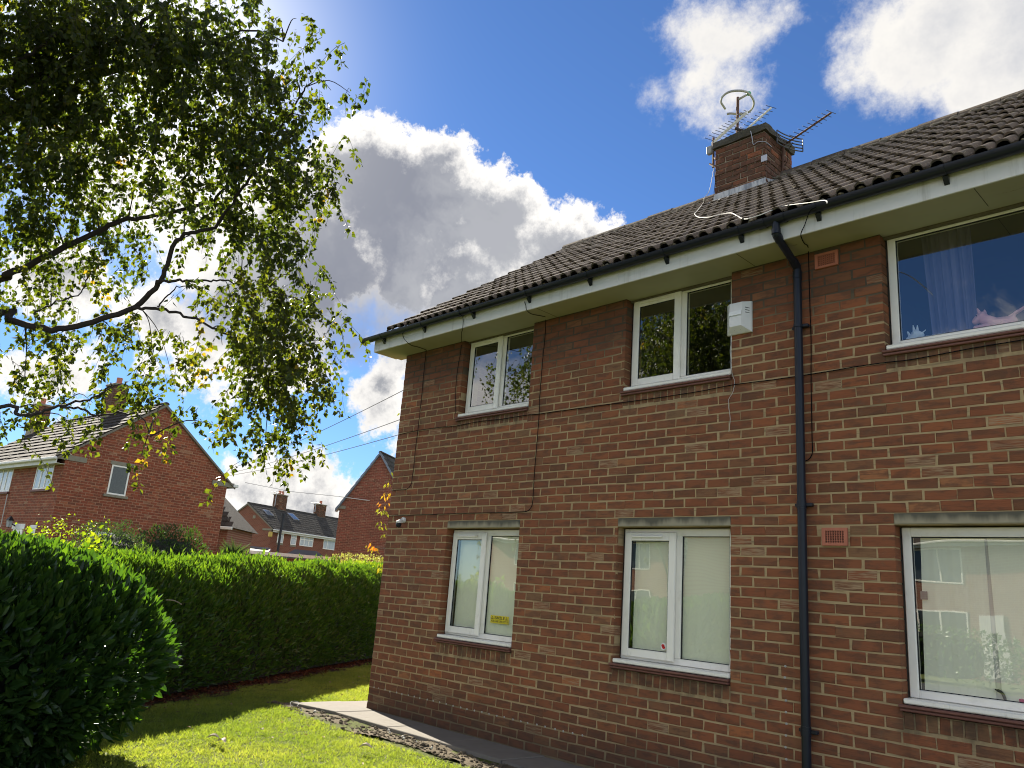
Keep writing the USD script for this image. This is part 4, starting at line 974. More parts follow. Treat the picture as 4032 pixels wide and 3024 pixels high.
for (u0, v0, u1, v1) in ((487, 145, 553, 200), (735, 180, 808, 246)):
    def onroof(u, v):
        nn = np.cross(hm.d, hm.pt(np.array([0.0]), np.array([1.0]), np.array([0.0]), 0)[0] - hm.pt(np.array([0.0]), np.array([0.0]), np.array([0.0]), 0)[0])
        q = onplane(850 + u / 2.54, 1950 + v / 2.54, hm.pt(np.array([0.0]), np.array([0.0]), np.array([0.06]), 0)[0], nn)
        return (q - hm.P) @ hm.d, ((q - hm.P) @ hm.g + 0.32) / math.cos(math.atan((hm.apex - hm.eave) / (hm.w / 2)))
    (a0, q1), (a1, q0) = onroof(u0, v0), onroof(u1, v1)
    wq = 0.62; a0 = (a0 + a1) / 2 - wq / 2 ; a1 = a0 + wq
    pts = [(a0, q0), (a1, q0), (a1, q1), (a0, q1)]
    P8 = np.vstack([hm.pt(np.array([p[0] for p in pts]), np.array([p[1] for p in pts]), np.full(4, n), 0) for n in (0.0, 0.10)])
    sk = build('skylight', MB().add(P8, [[4, 5, 6, 7], [0, 1, 5, 4], [1, 2, 6, 5], [2, 3, 7, 6], [3, 0, 4, 7]]), M['metal'], hm.t)
    ins = [(a0 + .06, q0 + .06), (a1 - .06, q0 + .06), (a1 - .06, q1 - .06), (a0 + .06, q1 - .06)]
    build('pane', MB().add(hm.pt(np.array([p[0] for p in ins]), np.array([p[1] for p in ins]), np.full(4, 0.105), 0), [[0, 1, 2, 3]]), mat(f'skylight_glass_{len(taken)}', lambda g: prin(g, (0.10, 0.13, 0.17), 0.03, 1.0)), sk)
mr = lambda u, v: ridge_x(hm, 850 + u / 2.54, 1950 + v / 2.54)
chimney_at(hm, mr(635, 110), 0.85, 0.62, 1.0, M['brick_chimney'], 2); chimney_at(hm, mr(1035, 185), 0.80, 0.6, 0.85, M['brick_chimney'], 1)

# gable between the far house and the near wall
Q0 = at(1339, 1989, 39.0)
vd = ray(1420, 2000); ar = math.atan2(vd[1], vd[0]) - math.radians(90 + 25)
gR = np.array([math.cos(ar), math.sin(ar), 0]); dR = np.array([-gR[1], gR[0], 0])
hr = Gable('steep_gable_house', 'steep red brick gable with slate-edged roof just left of the near wall', Q0, dR, gR, 3.55, 8.0, Q0[2], Q0[2] + 2.55, M['mortar_far'])
pl = [(hr.fg(v), f, t) for v, f, t in lay_bricks(0.0, hr.w, 0.0, hr.apex - 0.05, [], 0.225, 0.075, 0.010, 0.03, 0.0, clip=hr.clip, bev=0.004)]
M['brick_plum'] = brick_mat('plum_brick', [(0.0, (0.15, 0.042, 0.034)), (0.5, (0.20, 0.052, 0.040)), (1.0, (0.25, 0.07, 0.05))], grey=(0.17, 0.06, 0.05), streak=0.4, damp=False, bright=BRICK_BRIGHT)
put_pieces(pl, 'brick', 'brickwork', M['brick_plum'], hr.wall)
hr.roof(M['tile_grey'], kind='roll', over=0.18, only_near=False, limit=200)
M['verge_grey'] = plain('grey_verge', (0.16, 0.18, 0.21), 0.5, 0.1)
tn = (hr.apex - hr.eave) / (hr.w / 2)
for side in (0, 1):
    for k in range(9):
        a0, a1 = -0.18 + (hr.w / 2 + 0.18) * k / 9, -0.18 + (hr.w / 2 + 0.18) * (k + 1) / 9
        z0, z1 = hr.eave + a0 * tn + 0.10, hr.eave + a1 * tn + 0.06
        f = lambda a, y, z: [a if side == 0 else hr.w - a, y, z]
        v = np.array([f(a, y, z) for y in (-0.10, 0.16) for a, z in ((a0, z0), (a1, z1), (a1, z1 - 0.13), (a0, z0 - 0.16))])
        build('verge_cap', MB().add(hr.fg(v), [[0, 1, 2, 3], [7, 6, 5, 4], [0, 4, 5, 1], [3, 2, 6, 7], [0, 3, 7, 4], [1, 5, 6, 2]]), M['verge_grey'], hr.t)
hr.gbox('kneeler', -0.12, 0.30, hr.eave - 0.17, hr.eave - 0.02, -0.03, 0.03, M['stone'])

# low roofs in front of the far house
def low_block(name, label, cat, px, dist, parts):
    P = at(*px, dist); P0 = np.array([P[0], P[1], 0.0])
    vd = ray(*px); vd = np.array([vd[0], vd[1], 0]); vd /= np.linalg.norm(vd); e = np.array([vd[1], -vd[0], 0])
    t = thing(name, label, cat, P0); fr = frame_of(P0, e, vd); parts(t, fr, P[2]); return t
M['slate'] = plain('dark_slate', (0.045, 0.042, 0.045), 0.7, 0.25, 3.0)
M['felt'] = plain('grey_felt', (0.13, 0.14, 0.155), 0.8)
def garage(t, fr, z):                                         # monopitch roof falling towards the viewer, verge at the right
    build('wall', MB().box((-2.3, 0.5, -0.2), (0.1, 3.4, z - 0.35), frame=fr), M['far_brick'], t)
    build('roof', MB().add(fr(np.array([[-2.5, -0.2, z - 0.75], [-0.1, -0.2, z - 0.75], [0.35, 3.4, z - 0.05], [-2.5, 3.4, z + 0.06], [-2.5, -0.2, z - 0.85], [-0.1, -0.2, z - 0.85], [0.35, 3.4, z - 0.15], [-2.5, 3.4, z - 0.04]])), [[0, 1, 2, 3], [4, 5, 6, 7], [0, 1, 5, 4], [1, 2, 6, 5], [3, 0, 4, 7]]), M['slate'], t)
    build('ridge_cap', MB().box((-2.55, 3.35, z - 0.08), (0.40, 3.6, z + 0.06), frame=fr), M['felt'], t)
    build('bargeboard', MB().tube(fr(np.array([[-0.06, -0.25, z - 0.78], [0.42, 3.45, z - 0.06]])), 0.07, 6), M['tile_sill'], t)
low_block('garage', 'low garage with dark sloping slate roof below the far gable', 'garage', (1035, 2150), 44.0, garage)
def porch(t, fr, z):
    build('wall', MB().box((-1.4, 0.3, -0.2), (1.2, 2.6, z - 0.5), frame=fr), M['far_brick'], t)
    v = fr(np.array([[-1.9, 0, z - 0.75], [1.75, 0, z - 0.75], [1.75, 3, z - 0.75], [-1.9, 3, z - 0.75], [-0.75, 1.2, z + 0.05], [0.45, 1.2, z + 0.05]]))
    build('roof', MB().add(v, [[0, 1, 5, 4], [1, 2, 5, 5], [2, 3, 4, 5], [3, 0, 4, 4]]), M['slate'], t)
low_block('porch', 'dark hipped porch roof in front of the far house', 'porch', (1215, 2168), 46.0, porch)
def carport(t, fr, z):
    build('wall', MB().box((-2.3, 0.4, -0.2), (2.3, 0.6, z - 0.17), frame=fr), M['far_brick'], t)
    build('roof', MB().box((-2.5, 0.1, z - 0.08), (2.5, 2.5, z + 0.02), frame=fr), M['felt'], t)
    build('fascia', MB().box((-2.5, 0.0, z - 0.12), (2.5, 0.09, z + 0.04), frame=fr), M['white_paint'], t)
low_block('flat_roof_shed', 'flat-roofed shed with long white fascia just above the hedge top', 'shed', (1106, 2180), 42.0, carport)

# ---------------------------------------------------------------- the birch
TX, TY = -0.3, -7.0
c2 = lambda x, y: (x / 0.9064, 600 + y / 0.9064)
c1 = lambda x, y: (x / 1.586, y / 1.586)
LIMBS = [   # points of the photograph with their distance, then thickness at both ends
    ([c2(-40, 575) + (8.9,), c2(30, 595) + (8.8,), c2(180, 632) + (8.6,), c2(330, 605) + (8.45,), c2(480, 550) + (8.3,), c2(560, 470) + (8.2,), c2(580, 440) + (8.15,), c2(630, 320) + (8.1,), c2(680, 285) + (8.05,), c2(760, 260) + (8.0,), c2(830, 180) + (7.95,), c2(890, 90) + (7.9,), c2(950, 0) + (7.9,), (1130, 470, 7.9), (1200, 340, 7.9)], 0.036, 0.007),
    ([c2(480, 556) + (8.28,), c2(560, 560) + (8.15,), c2(640, 575) + (8.05,), c2(740, 615) + (7.95,), c2(830, 665) + (7.9,), c2(900, 720) + (7.9,), c2(960, 800) + (7.85,)], 0.016, 0.006),
    ([c2(575, 462) + (8.15,), c2(640, 458) + (8.1,), c2(700, 460) + (8.05,), c2(760, 455) + (8.0,), c2(830, 462) + (7.9,), c2(950, 500) + (7.85,)], 0.014, 0.005),
    ([c2(560, 556) + (8.15,), c2(600, 510) + (8.1,), c2(640, 478) + (8.1,), c2(720, 480) + (8.0,)], 0.008, 0.004),
    ([c2(-60, 460) + (8.9,), c2(30, 430) + (8.8,), c2(160, 375) + (8.7,), c2(330, 290) + (8.6,), c2(430, 245) + (8.5,), c2(560, 225) + (8.4,), c2(740, 180) + (8.3,), c2(800, 130) + (8.2,), c2(900, 40) + (8.2,)], 0.040, 0.008),
    ([c2(-60, 925) + (8.3,), c2(60, 937) + (8.2,), c2(130, 932) + (8.15,), c2(210, 905) + (8.1,), c2(300, 885) + (8.0,), c2(360, 860) + (8.0,), c2(400, 820) + (7.9,)], 0.020, 0.006),
    ([c2(215, 907) + (8.1,), c2(280, 912) + (8.0,), c2(350, 938) + (7.95,), c2(440, 930) + (7.9,), (560, 1640, 7.85), (590, 1720, 7.85)], 0.012, 0.004),
    ([c1(440, 480) + (9.2,), c1(570, 465) + (9.1,), c1(750, 435) + (9.0,), c1(860, 395) + (8.9,), c1(980, 370) + (8.8,), c1(1150, 330) + (8.7,), (850, 160, 8.6), (980, 120, 8.5), (1120, 160, 8.3)], 0.030, 0.006),
    ([c1(300, 470) + (9.3,), c1(570, 350) + (9.2,), c1(700, 270) + (9.1,), c1(830, 200) + (9.0,), c1(960, 80) + (8.9,), c1(1080, 0) + (8.8,)], 0.036, 0.012),
    ([c1(60, 690) + (9.0,), c1(80, 600) + (8.9,), c1(100, 440) + (8.8,), c1(150, 360) + (8.7,), c1(280, 270) + (8.6,), c1(380, 180) + (8.5,)], 0.030, 0.010),
    ([c1(120, 640) + (9.3,), c1(200, 500) + (9.2,), c1(330, 330) + (9.2,), c1(420, 130) + (9.2,)], 0.034, 0.012),
    ([c2(120, 575) + (8.7,), c2(180, 545) + (8.6,), c2(290, 500) + (8.6,), c2(300, 440) + (8.6,)], 0.010, 0.004),
]
CL = [(60, 60, 120, 90, 1.5), (180, 70, 120, 90, 1.5), (300, 70, 110, 80, 1.25), (60, 180, 110, 90, 1.4), (190, 190, 110, 80, 1.2), (310, 170, 90, 80, 0.95), (60, 300, 110, 90, 1.25), (180, 310, 100, 80, 0.85), (300, 290, 90, 70, 0.75), (60, 420, 100, 80, 0.95), (180, 420, 100, 70, 0.7), (290, 400, 70, 50, 0.5),
      (420, 90, 90, 80, 1.1), (500, 60, 70, 60, 0.65), (540, 110, 60, 60, 0.65), (600, 70, 35, 50, 0.2), (640, 40, 30, 40, 0.15), (450, 200, 80, 90, 1.1), (540, 200, 80, 70, 0.75), (640, 200, 75, 55, 0.55), (715, 195, 50, 42, 0.32), (755, 200, 30, 25, 0.18), (420, 300, 70, 70, 0.75), (520, 290, 90, 60, 0.85), (620, 290, 80, 60, 0.8), (685, 310, 45, 45, 0.42), (480, 380, 90, 50, 0.8), (590, 380, 85, 60, 0.95), (665, 400, 55, 55, 0.8), (700, 435, 32, 40, 0.5),
      (60, 540, 80, 60, 0.75), (160, 540, 80, 60, 0.6), (260, 520, 80, 50, 0.6), (390, 460, 70, 45, 0.55), (470, 480, 80, 50, 0.6), (560, 480, 70, 60, 0.75), (635, 480, 55, 60, 0.65), (430, 545, 60, 35, 0.35), (520, 560, 70, 45, 0.55), (610, 560, 55, 50, 0.65), (645, 600, 42, 48, 0.55),
      (100, 640, 80, 45, 0.4), (200, 615, 80, 35, 0.45), (50, 760, 70, 60, 0.5), (140, 780, 60, 50, 0.35), (50, 860, 60, 60, 0.5), (250, 740, 85, 55, 0.5), (330, 770, 55, 55, 0.42), (370, 805, 40, 50, 0.42), (300, 850, 65, 45, 0.45), (200, 870, 60, 35, 0.3), (335, 915, 45, 55, 0.55), (305, 985, 22, 50, 0.4), (100, 915, 45, 26, 0.3), (15, 950, 34, 60, 0.35), (170, 935, 26, 30, 0.2),
      (500, 650, 45, 45, 0.5), (560, 660, 65, 55, 1.0), (620, 680, 62, 58, 1.0), (560, 740, 65, 60, 1.1), (635, 750, 55, 58, 1.05), (690, 735, 38, 35, 0.35), (728, 712, 14, 20, 0.15), (480, 745, 32, 45, 0.25), (515, 800, 42, 55, 0.42), (580, 830, 55, 60, 0.85), (650, 830, 48, 65, 0.95), (695, 860, 26, 70, 0.7), (540, 890, 42, 55, 0.62), (600, 925, 50, 60, 0.7), (570, 985, 38, 45, 0.7), (645, 935, 28, 60, 0.6), (480, 860, 18, 55, 0.18), (468, 920, 12, 35, 0.14)]
birch = thing('birch_tree', 'tall birch with drooping leafy branches over the left of the garden', 'tree', (TX, TY, 0))
M['bark'] = mat('birch_bark', lambda g: prin(g, g.mixc(g.step(g.noise(g.vmath('multiply', g.pos, (4.0, 4.0, 14.0)), 1.0, 5.0, 0.6), 0.45, 0.58), (0.42, 0.40, 0.36), (0.05, 0.045, 0.04)), 0.85, 0.2))
M['twig'] = plain('dark_twig', (0.030, 0.022, 0.018), 0.85, 0.3)
tr = np.array([(TX, TY, -0.1), (TX + .03, TY + .05, 1.2), (TX + .10, TY + .1, 3.0), (TX + .02, TY + .15, 5.2), (TX - .10, TY + .1, 7.5), (TX + .05, TY, 9.5), (TX, TY - .1, 12.0)])
build('trunk', MB().tube(tr, [0.21, 0.17, 0.15, 0.125, 0.09, 0.06, 0.02], 12), M['bark'], birch, smooth=60)
nodes = []
def spline(P, n=5):
    P = np.asarray(P); out = []
    for i in range(len(P) - 1):
        a, b, c, d = P[max(i - 1, 0)], P[i], P[i + 1], P[min(i + 2, len(P) - 1)]
        for t in np.linspace(0, 1, n, endpoint=False): out.append(0.5 * (2 * b + (c - a) * t + (2 * a - 5 * b + 4 * c - d) * t * t + (3 * b - 3 * c + d - a) * t ** 3))
    return np.array(out + [P[-1]])
for pts, r0, r1 in LIMBS:
    P = [at(*p) for p in pts]
    if np.linalg.norm(P[0][:2] - tr[0, :2]) < 4.5 and r0 >= 0.02:
        z = max(1.8, P[0][2] - 0.45 * np.linalg.norm(P[0][:2] - tr[0, :2])); P = [np.array([TX + .05, TY + .1, z])] + P
    S = spline(P); S = S + rng.normal(0, 0.008, S.shape)
    build('branch', MB().tube(S, np.linspace(r0, r1, len(S)), 7), M['twig'], birch, smooth=60); nodes.append(S)
# limbs on the far side of the trunk, out of the photograph but seen in the windows
hid = []
for k in range(16):
    a = rng.uniform(0, 2 * np.pi); z = rng.uniform(3.5, 9.5); L = rng.uniform(2.0, 3.8) * (1.15 - z / 16)
    e = np.array([TX + math.cos(a) * L, TY + math.sin(a) * L * 0.9, z + rng.uniform(0.6, 1.8)])
    if (e - CAM) @ RI / ((e - CAM) @ FW + 1e-6) > -0.62 and (e - CAM) @ FW > 0: continue
    S = spline([np.array([TX, TY + .1, z]), (np.array([TX, TY, z]) + e) / 2 + [0, 0, 0.5], e, e + [math.cos(a) * .5, math.sin(a) * .5, -0.5]])
    build('branch', MB().tube(S, np.linspace(0.04, 0.008, len(S)), 6), M['twig'], birch, smooth=60); nodes.append(S); hid.append(e)
nodes = np.vstack(nodes)
tw = MB(); LP, LA, LN, LT, LS = [], [], [], [], []
def strand(p0, L, drift, n_leaf, tint, size=1.0):
    k = 5; t = np.linspace(0, 1, k)[:, None]
    path = p0 + drift * t * L * 0.8 + np.array([0, 0, -1.0]) * L * t ** 1.35 + np.cumsum(rng.normal(0, 0.016, (k, 3)), axis=0)
    tw.tube(path, np.linspace(0.0026, 0.0011, k), 3, cap=False)
    s = rng.random(n_leaf) ** 0.85 * (k - 1); i = np.minimum(s.astype(int), k - 2); fr = (s - i)[:, None]
    P = path[i] * (1 - fr) + path[i + 1] * fr
    out = unit(n_leaf) * [1, 1, 0.4]
    LP.append(P + out * 0.025); LA.append(out * 0.8 + np.array([0, 0, -0.75]) + rng.normal(0, 0.25, (n_leaf, 3))); LN.append(unit(n_leaf)); LT.append(np.clip(tint + rng.normal(0, 0.16, n_leaf), 0, 1)); LS.append(rng.uniform(0.040, 0.066, n_leaf) * size)
for u, v, ru, rv, w in CL:
    U0, V0 = u * W / 2212, v * H / 1659
    base_d = 8.7 - 0.9 * np.clip((u - 250) / 450, -0.3, 1) + rng.normal(0, 0.12)
    c = at(U0, V0, base_d); sc = W / 2212 / F * base_d
    near = nodes[np.argmin(((nodes - c) ** 2).sum(1))]
    mid_ = (near + c) / 2 + [0, 0, 0.10]
    tw.tube(spline([near, mid_, c], 4), np.linspace(0.007, 0.0022, 9), 4, cap=False)
    n = max(3, int(w * ru * rv * (0.0092 if w > 0.7 else 0.0086)))
    yel = 0.62 if (u, v) in ((480, 745), (480, 860), (468, 920), (305, 985), (515, 800)) else 0.0
    for _ in range(n):
        a, r = rng.uniform(0, 2 * np.pi), math.sqrt(rng.random()) * (1 if rng.random() < 0.93 else 1.22)
        p = c + RI * math.cos(a) * r * ru * sc + UP * math.sin(a) * r * rv * sc + FW * rng.normal(0, 0.38)
        L = rng.uniform(0.16, 0.42); p = p + [0, 0, L * 0.5]
        lit = 0.12 * (c[2] < 4.2)
        t = 0.30 + lit + rng.normal(0, 0.07)
        if rng.random() < 0.012: t = 0.88
        if yel and rng.random() < 0.5: t = 0.84 + rng.normal(0, 0.03)
        strand(p, L, unit(1)[0] * [1, 1, 0] * 0.95, rng.integers(16, 27), t)
for e in hid:
    for _ in range(42):
        strand(e + rng.normal(0, [0.85, 0.85, 0.5]), rng.uniform(0.5, 1.1), unit(1)[0] * [1, 1, 0] * 0.4, 22, 0.3, 1.25)
for k in range(13):                                           # the side away from the house, out of the photograph, shades the near hedge
    e = np.array([rng.uniform(-4.6, -0.6), rng.uniform(-7.6, -4.9), rng.uniform(4.0, 7.6)])
    if (e - CAM) @ RI / ((e - CAM) @ FW) > -0.70: continue
    S = spline([np.array([TX, TY + .1, e[2] - 0.9]), (np.array([TX, TY, e[2] - 0.9]) + e) / 2 + [0, 0, 0.35], e])
    build('branch', MB().tube(S, np.linspace(0.04, 0.008, len(S)), 6), M['twig'], birch, smooth=60)
    for _ in range(62): strand(e + rng.normal(0, [0.8, 0.55, 0.5]), rng.uniform(0.5, 1.0), unit(1)[0] * [1, 1, 0] * 0.4, 22, 0.3, 1.3)
for k in range(260):                                          # the top of the crown
    a = rng.uniform(0, 2 * np.pi); z = rng.uniform(6.5, 12.0); r = math.sqrt(rng.random()) * 2.6 * (1.3 - z / 14)
    p = np.array([TX + r * math.cos(a), TY + r * math.sin(a), z])
    q = proj(p)
    if (p - CAM) @ FW > 0 and 0 < q[0] < W and 0 < q[1] < H and rng.random() < 0.55: continue
    strand(p, rng.uniform(0.5, 1.1), unit(1)[0] * [1, 1, 0] * 0.4, 22, 0.3, 1.25)
build('twigs', tw, M['twig'], birch, kind='stuff')
S = np.concatenate(LS)
lv, lf, lt = leaves(np.vstack(LP), np.vstack(LA), np.vstack(LN), S, S * 0.80, np.concatenate(LT), 0.12)
M['birch'] = leaf_mat('birch_leaf', [(0, (0.030, 0.050, 0.010)), (0.35, (0.064, 0.082, 0.013)), (0.6, (0.115, 0.125, 0.017)), (0.78, (0.14, 0.14, 0.022)), (0.9, (0.28, 0.215, 0.028)), (1.0, (0.34, 0.19, 0.025))], 0.52, 0.42, 0.4, (1.6, 1.7, 0.5))
build('crown', MB().add(lv, lf, lt), M['birch'], birch, kind='stuff')

# ---------------------------------------------------------------- hedges and shrubs
M['laurel'] = leaf_mat('laurel_leaf', [(0, (0.022, 0.054, 0.015)), (0.4, (0.048, 0.100, 0.022)), (0.75, (0.100, 0.170, 0.026)), (1, (0.18, 0.25, 0.034))], 0.40, 0.34, 0.5, (1.5, 1.75, 0.4))
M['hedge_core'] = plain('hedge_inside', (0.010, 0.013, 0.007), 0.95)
def hedge_leaf_set(P, N, up, lmin, lmax, aspect, tint, spread=0.5):
    n = len(P); ax = N * (0.75 - 0.3 * up)[:, None] + np.array([0, 0, 1.0]) * (0.45 + 0.75 * up)[:, None] + rng.normal(0, spread, (n, 3))
    L = rng.uniform(lmin, lmax, n); return ax, N + rng.normal(0, 0.7, (n, 3)), L, L * aspect * rng.uniform(0.8, 1.15, n), np.clip(tint + rng.normal(0, 0.16, n), 0, 1)

# near hedge, rounded end
near = thing('laurel_hedge', 'dark rounded laurel hedge end in the bottom left corner, closest to the viewer', 'hedge', (1.4, -6.2, 0))
C0, AX = np.array([1.35, -6.22, 0.74]), np.array([0.98, 2.88, 0.86])
def super_pt(d, p=2.7): return d / ((np.abs(d / AX) ** p).sum(1) ** (1 / p))[:, None]
n = 40000
fa_ = np.array([AX[1] * AX[2], AX[0] * AX[2], AX[0] * AX[1]]); kf = rng.choice(3, n, p=fa_ / fa_.sum())
d = rng.uniform(-1, 1, (n, 3)); d[np.arange(n), kf] = rng.choice([-1.0, 1.0], n); d = d * AX
S = super_pt(d); Nn = np.sign(S) * (np.abs(S / AX) ** 1.7) / AX; Nn /= np.linalg.norm(Nn, axis=1, keepdims=True)
nz = meshkit.fbm(S * 1.7 + 5, 4, 3) - 0.5
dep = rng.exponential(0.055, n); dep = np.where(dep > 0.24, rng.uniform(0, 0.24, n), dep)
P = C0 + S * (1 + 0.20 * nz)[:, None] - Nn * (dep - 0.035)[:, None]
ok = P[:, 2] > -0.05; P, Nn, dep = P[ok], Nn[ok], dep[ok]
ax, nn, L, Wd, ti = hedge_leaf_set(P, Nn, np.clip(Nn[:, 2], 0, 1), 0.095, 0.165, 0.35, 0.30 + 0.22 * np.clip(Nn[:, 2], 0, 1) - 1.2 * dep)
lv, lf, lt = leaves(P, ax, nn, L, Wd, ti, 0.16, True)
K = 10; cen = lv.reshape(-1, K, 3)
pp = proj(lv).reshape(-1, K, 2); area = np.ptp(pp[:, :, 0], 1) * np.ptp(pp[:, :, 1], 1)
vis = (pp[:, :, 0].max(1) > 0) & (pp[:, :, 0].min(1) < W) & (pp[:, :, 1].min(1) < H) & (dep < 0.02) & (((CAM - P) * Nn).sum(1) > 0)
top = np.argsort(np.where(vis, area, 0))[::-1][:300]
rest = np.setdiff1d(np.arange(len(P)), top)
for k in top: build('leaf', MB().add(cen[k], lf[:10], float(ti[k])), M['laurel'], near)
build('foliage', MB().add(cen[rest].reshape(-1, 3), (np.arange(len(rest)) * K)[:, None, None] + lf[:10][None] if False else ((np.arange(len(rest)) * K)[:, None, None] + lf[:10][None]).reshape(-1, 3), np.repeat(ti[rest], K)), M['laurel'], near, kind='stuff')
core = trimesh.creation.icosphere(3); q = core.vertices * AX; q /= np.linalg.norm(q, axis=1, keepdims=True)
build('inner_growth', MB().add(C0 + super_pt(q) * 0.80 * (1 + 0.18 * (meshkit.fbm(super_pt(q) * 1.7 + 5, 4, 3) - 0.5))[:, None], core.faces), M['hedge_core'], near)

# long hedge along the lawn
far_h = thing('laurel_hedge', 'long clipped laurel hedge across the back of the lawn, sunlit on top', 'hedge', HA)
def hedge_h(s): return 1.65 + 0.033 * np.maximum(s, -1) + 0.045 * np.minimum(s + 1, 0) + 0.04 * np.sin(s * 1.9) 
def far_pt(s, ph, grow=0.0):
    c, sn = np.cos(ph), np.sin(ph); e = 2 / 2.3
    a, h = 0.86 + grow, hedge_h(s) + grow
    dd = 0.82 - a * np.sign(c) * np.abs(c) ** e; z = h * np.abs(sn) ** e
    Nl = np.stack([np.sign(c) * np.abs(c) ** (2 - e) / a, np.abs(sn) ** (2 - e) / h], 1); Nl /= np.linalg.norm(Nl, axis=1, keepdims=True)
    P = HA + HE * s[:, None] + HN * dd[:, None] + np.array([0, 0, 1.0]) * z[:, None]
    return P, -HN * Nl[:, :1] + np.array([0, 0, 1.0]) * Nl[:, 1:]
n = 78000
s = rng.uniform(-4.6, 9.2, n); ph = rng.uniform(0.02, 2.35, n)
# an even spread over the profile
P, N = far_pt(s, ph)
keep = rng.random(n) < np.where(ph < 0.5, 0.9, 1.0); s, ph, P, N = s[keep], ph[keep], P[keep], N[keep]; n = len(s)
nz = meshkit.fbm(P * 1.9, 4, 8) - 0.5
dep = np.minimum(rng.exponential(0.06, n), 0.25)
P = P + N * (0.24 * nz - dep + 0.03)[:, None]
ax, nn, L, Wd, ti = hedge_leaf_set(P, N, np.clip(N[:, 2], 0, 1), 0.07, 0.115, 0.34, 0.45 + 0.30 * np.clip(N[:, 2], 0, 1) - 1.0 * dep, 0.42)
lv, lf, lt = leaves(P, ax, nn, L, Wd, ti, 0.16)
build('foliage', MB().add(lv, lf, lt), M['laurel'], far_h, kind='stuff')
# upright shoots along the crest
n = 420; s = rng.uniform(-4.4, 8.8, n); ph = rng.uniform(0.95, 1.75, n); Q, N = far_pt(s, ph); LPs, LAs, LNs, LLs = [], [], [], []
sh = MB()
for k in range(n):
    h = rng.uniform(0.05, 0.20); tip = Q[k] + [rng.normal(0, .03), rng.normal(0, .03), h]
    sh.tube([Q[k] - [0, 0, .05], tip], [0.004, 0.002], 4)
    m = 8; t = rng.random((m, 1)); LPs.append(Q[k] * (1 - t) + tip * t); o = unit(m) * [1, 1, 0.2]; LAs.append(o * 0.55 + [0, 0, 0.9]); LNs.append(unit(m)); LLs.append(rng.uniform(0.06, 0.10, m))
LL = np.concatenate(LLs); lv, lf, lt = leaves(np.vstack(LPs), np.vstack(LAs), np.vstack(LNs), LL, LL * 0.32, np.clip(rng.normal(0.8, 0.15, len(LL)), 0, 1), 0.16)
build('shoots', MB().add(lv, lf, lt), M['laurel'], far_h, kind='stuff')
sgrid, pgrid = np.meshgrid(np.linspace(-4.7, 9.3, 60), np.linspace(0.0, math.pi, 15), indexing='ij')
P, N = far_pt(sgrid.ravel(), pgrid.ravel(), -0.16); P = P + N * (0.22 * (meshkit.fbm(P * 1.9, 4, 8) - 0.5))[:, None]
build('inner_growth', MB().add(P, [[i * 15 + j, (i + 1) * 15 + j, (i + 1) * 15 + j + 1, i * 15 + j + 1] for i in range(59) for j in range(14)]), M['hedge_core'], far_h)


def bush(name, label, cat, centre, radii, n, leafm, lmin, lmax, aspect, tint=0.5, up=0.4, seed=1, noise=0.35, group=None, core=True, p=2.2, shell=0.3, axup=0.4):
    """A shrub: leaf blades through the outer part of an uneven crown over a dark inside, on a few stems."""
    centre, radii = np.asarray(centre, float), np.asarray(radii, float)
    t = thing(name, label, cat, (centre[0], centre[1], 0), group)
    d = unit(n) * radii; d /= np.linalg.norm(d, axis=1, keepdims=True)
    S = d / ((np.abs(d / radii) ** p).sum(1) ** (1 / p))[:, None]
    k = 1 + noise * (meshkit.fbm(S / radii.max() * 2.6 + seed, 4, seed) - 0.5) * 2
    P = centre + S * (k * (1 - rng.random(n) ** 2 * shell))[:, None]
    ok = P[:, 2] > 0.02; P, d = P[ok], d[ok]; m = len(P)
    L = rng.uniform(lmin, lmax, m)
    ax = d * 0.6 + rng.normal(0, 0.6, (m, 3)) + np.array([0, 0, axup])
    lv, lf, lt = leaves(P, ax, d + rng.normal(0, 0.6, (m, 3)), L, L * aspect, np.clip(tint + rng.normal(0, 0.18, m), 0, 1), 0.12)
    build('crown', MB().add(lv, lf, lt), leafm, t, kind='stuff')
    st = MB()
    for _ in range(5): st.tube([(centre[0] + rng.normal(0, .08), centre[1] + rng.normal(0, .08), -0.08), centre + rng.normal(0, 0.25, 3) * radii], [0.03, 0.012], 5)
    build('stems', st, M['twig'], t, kind='stuff')
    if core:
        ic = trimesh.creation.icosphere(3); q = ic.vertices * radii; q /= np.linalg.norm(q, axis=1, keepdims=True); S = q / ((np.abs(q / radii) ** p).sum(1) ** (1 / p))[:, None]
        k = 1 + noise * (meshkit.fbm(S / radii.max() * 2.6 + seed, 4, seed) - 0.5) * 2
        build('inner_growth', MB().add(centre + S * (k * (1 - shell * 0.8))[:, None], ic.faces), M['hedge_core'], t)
    return t
M['shrub_dark'] = leaf_mat('dark_shrub_leaf', [(0, (0.025, 0.055, 0.016)), (0.6, (0.050, 0.095, 0.025)), (1, (0.09, 0.14, 0.035))], 0.35, 0.55, 0.3)
M['shrub_grey'] = leaf_mat('grey_shrub_leaf', [(0, (0.03, 0.055, 0.03)), (0.6, (0.06, 0.095, 0.05)), (1, (0.12, 0.16, 0.09))], 0.3, 0.6, 0.3)
M['lime'] = leaf_mat('lime_leaf', [(0, (0.10, 0.16, 0.012)), (0.6, (0.20, 0.27, 0.02)), (1, (0.36, 0.40, 0.04))], 0.5, 0.5, 0.3)
M['privet'] = leaf_mat('pale_hedge_leaf', [(0, (0.16, 0.17, 0.05)), (0.6, (0.32, 0.31, 0.14)), (1, (0.55, 0.50, 0.34))], 0.4, 0.5, 0.3)
M['petal'] = leaf_mat('white_petal', [(0, (0.6, 0.57, 0.50)), (1, (0.85, 0.84, 0.80))], 0.3, 0.7, 0.2, (1, 1, 1))
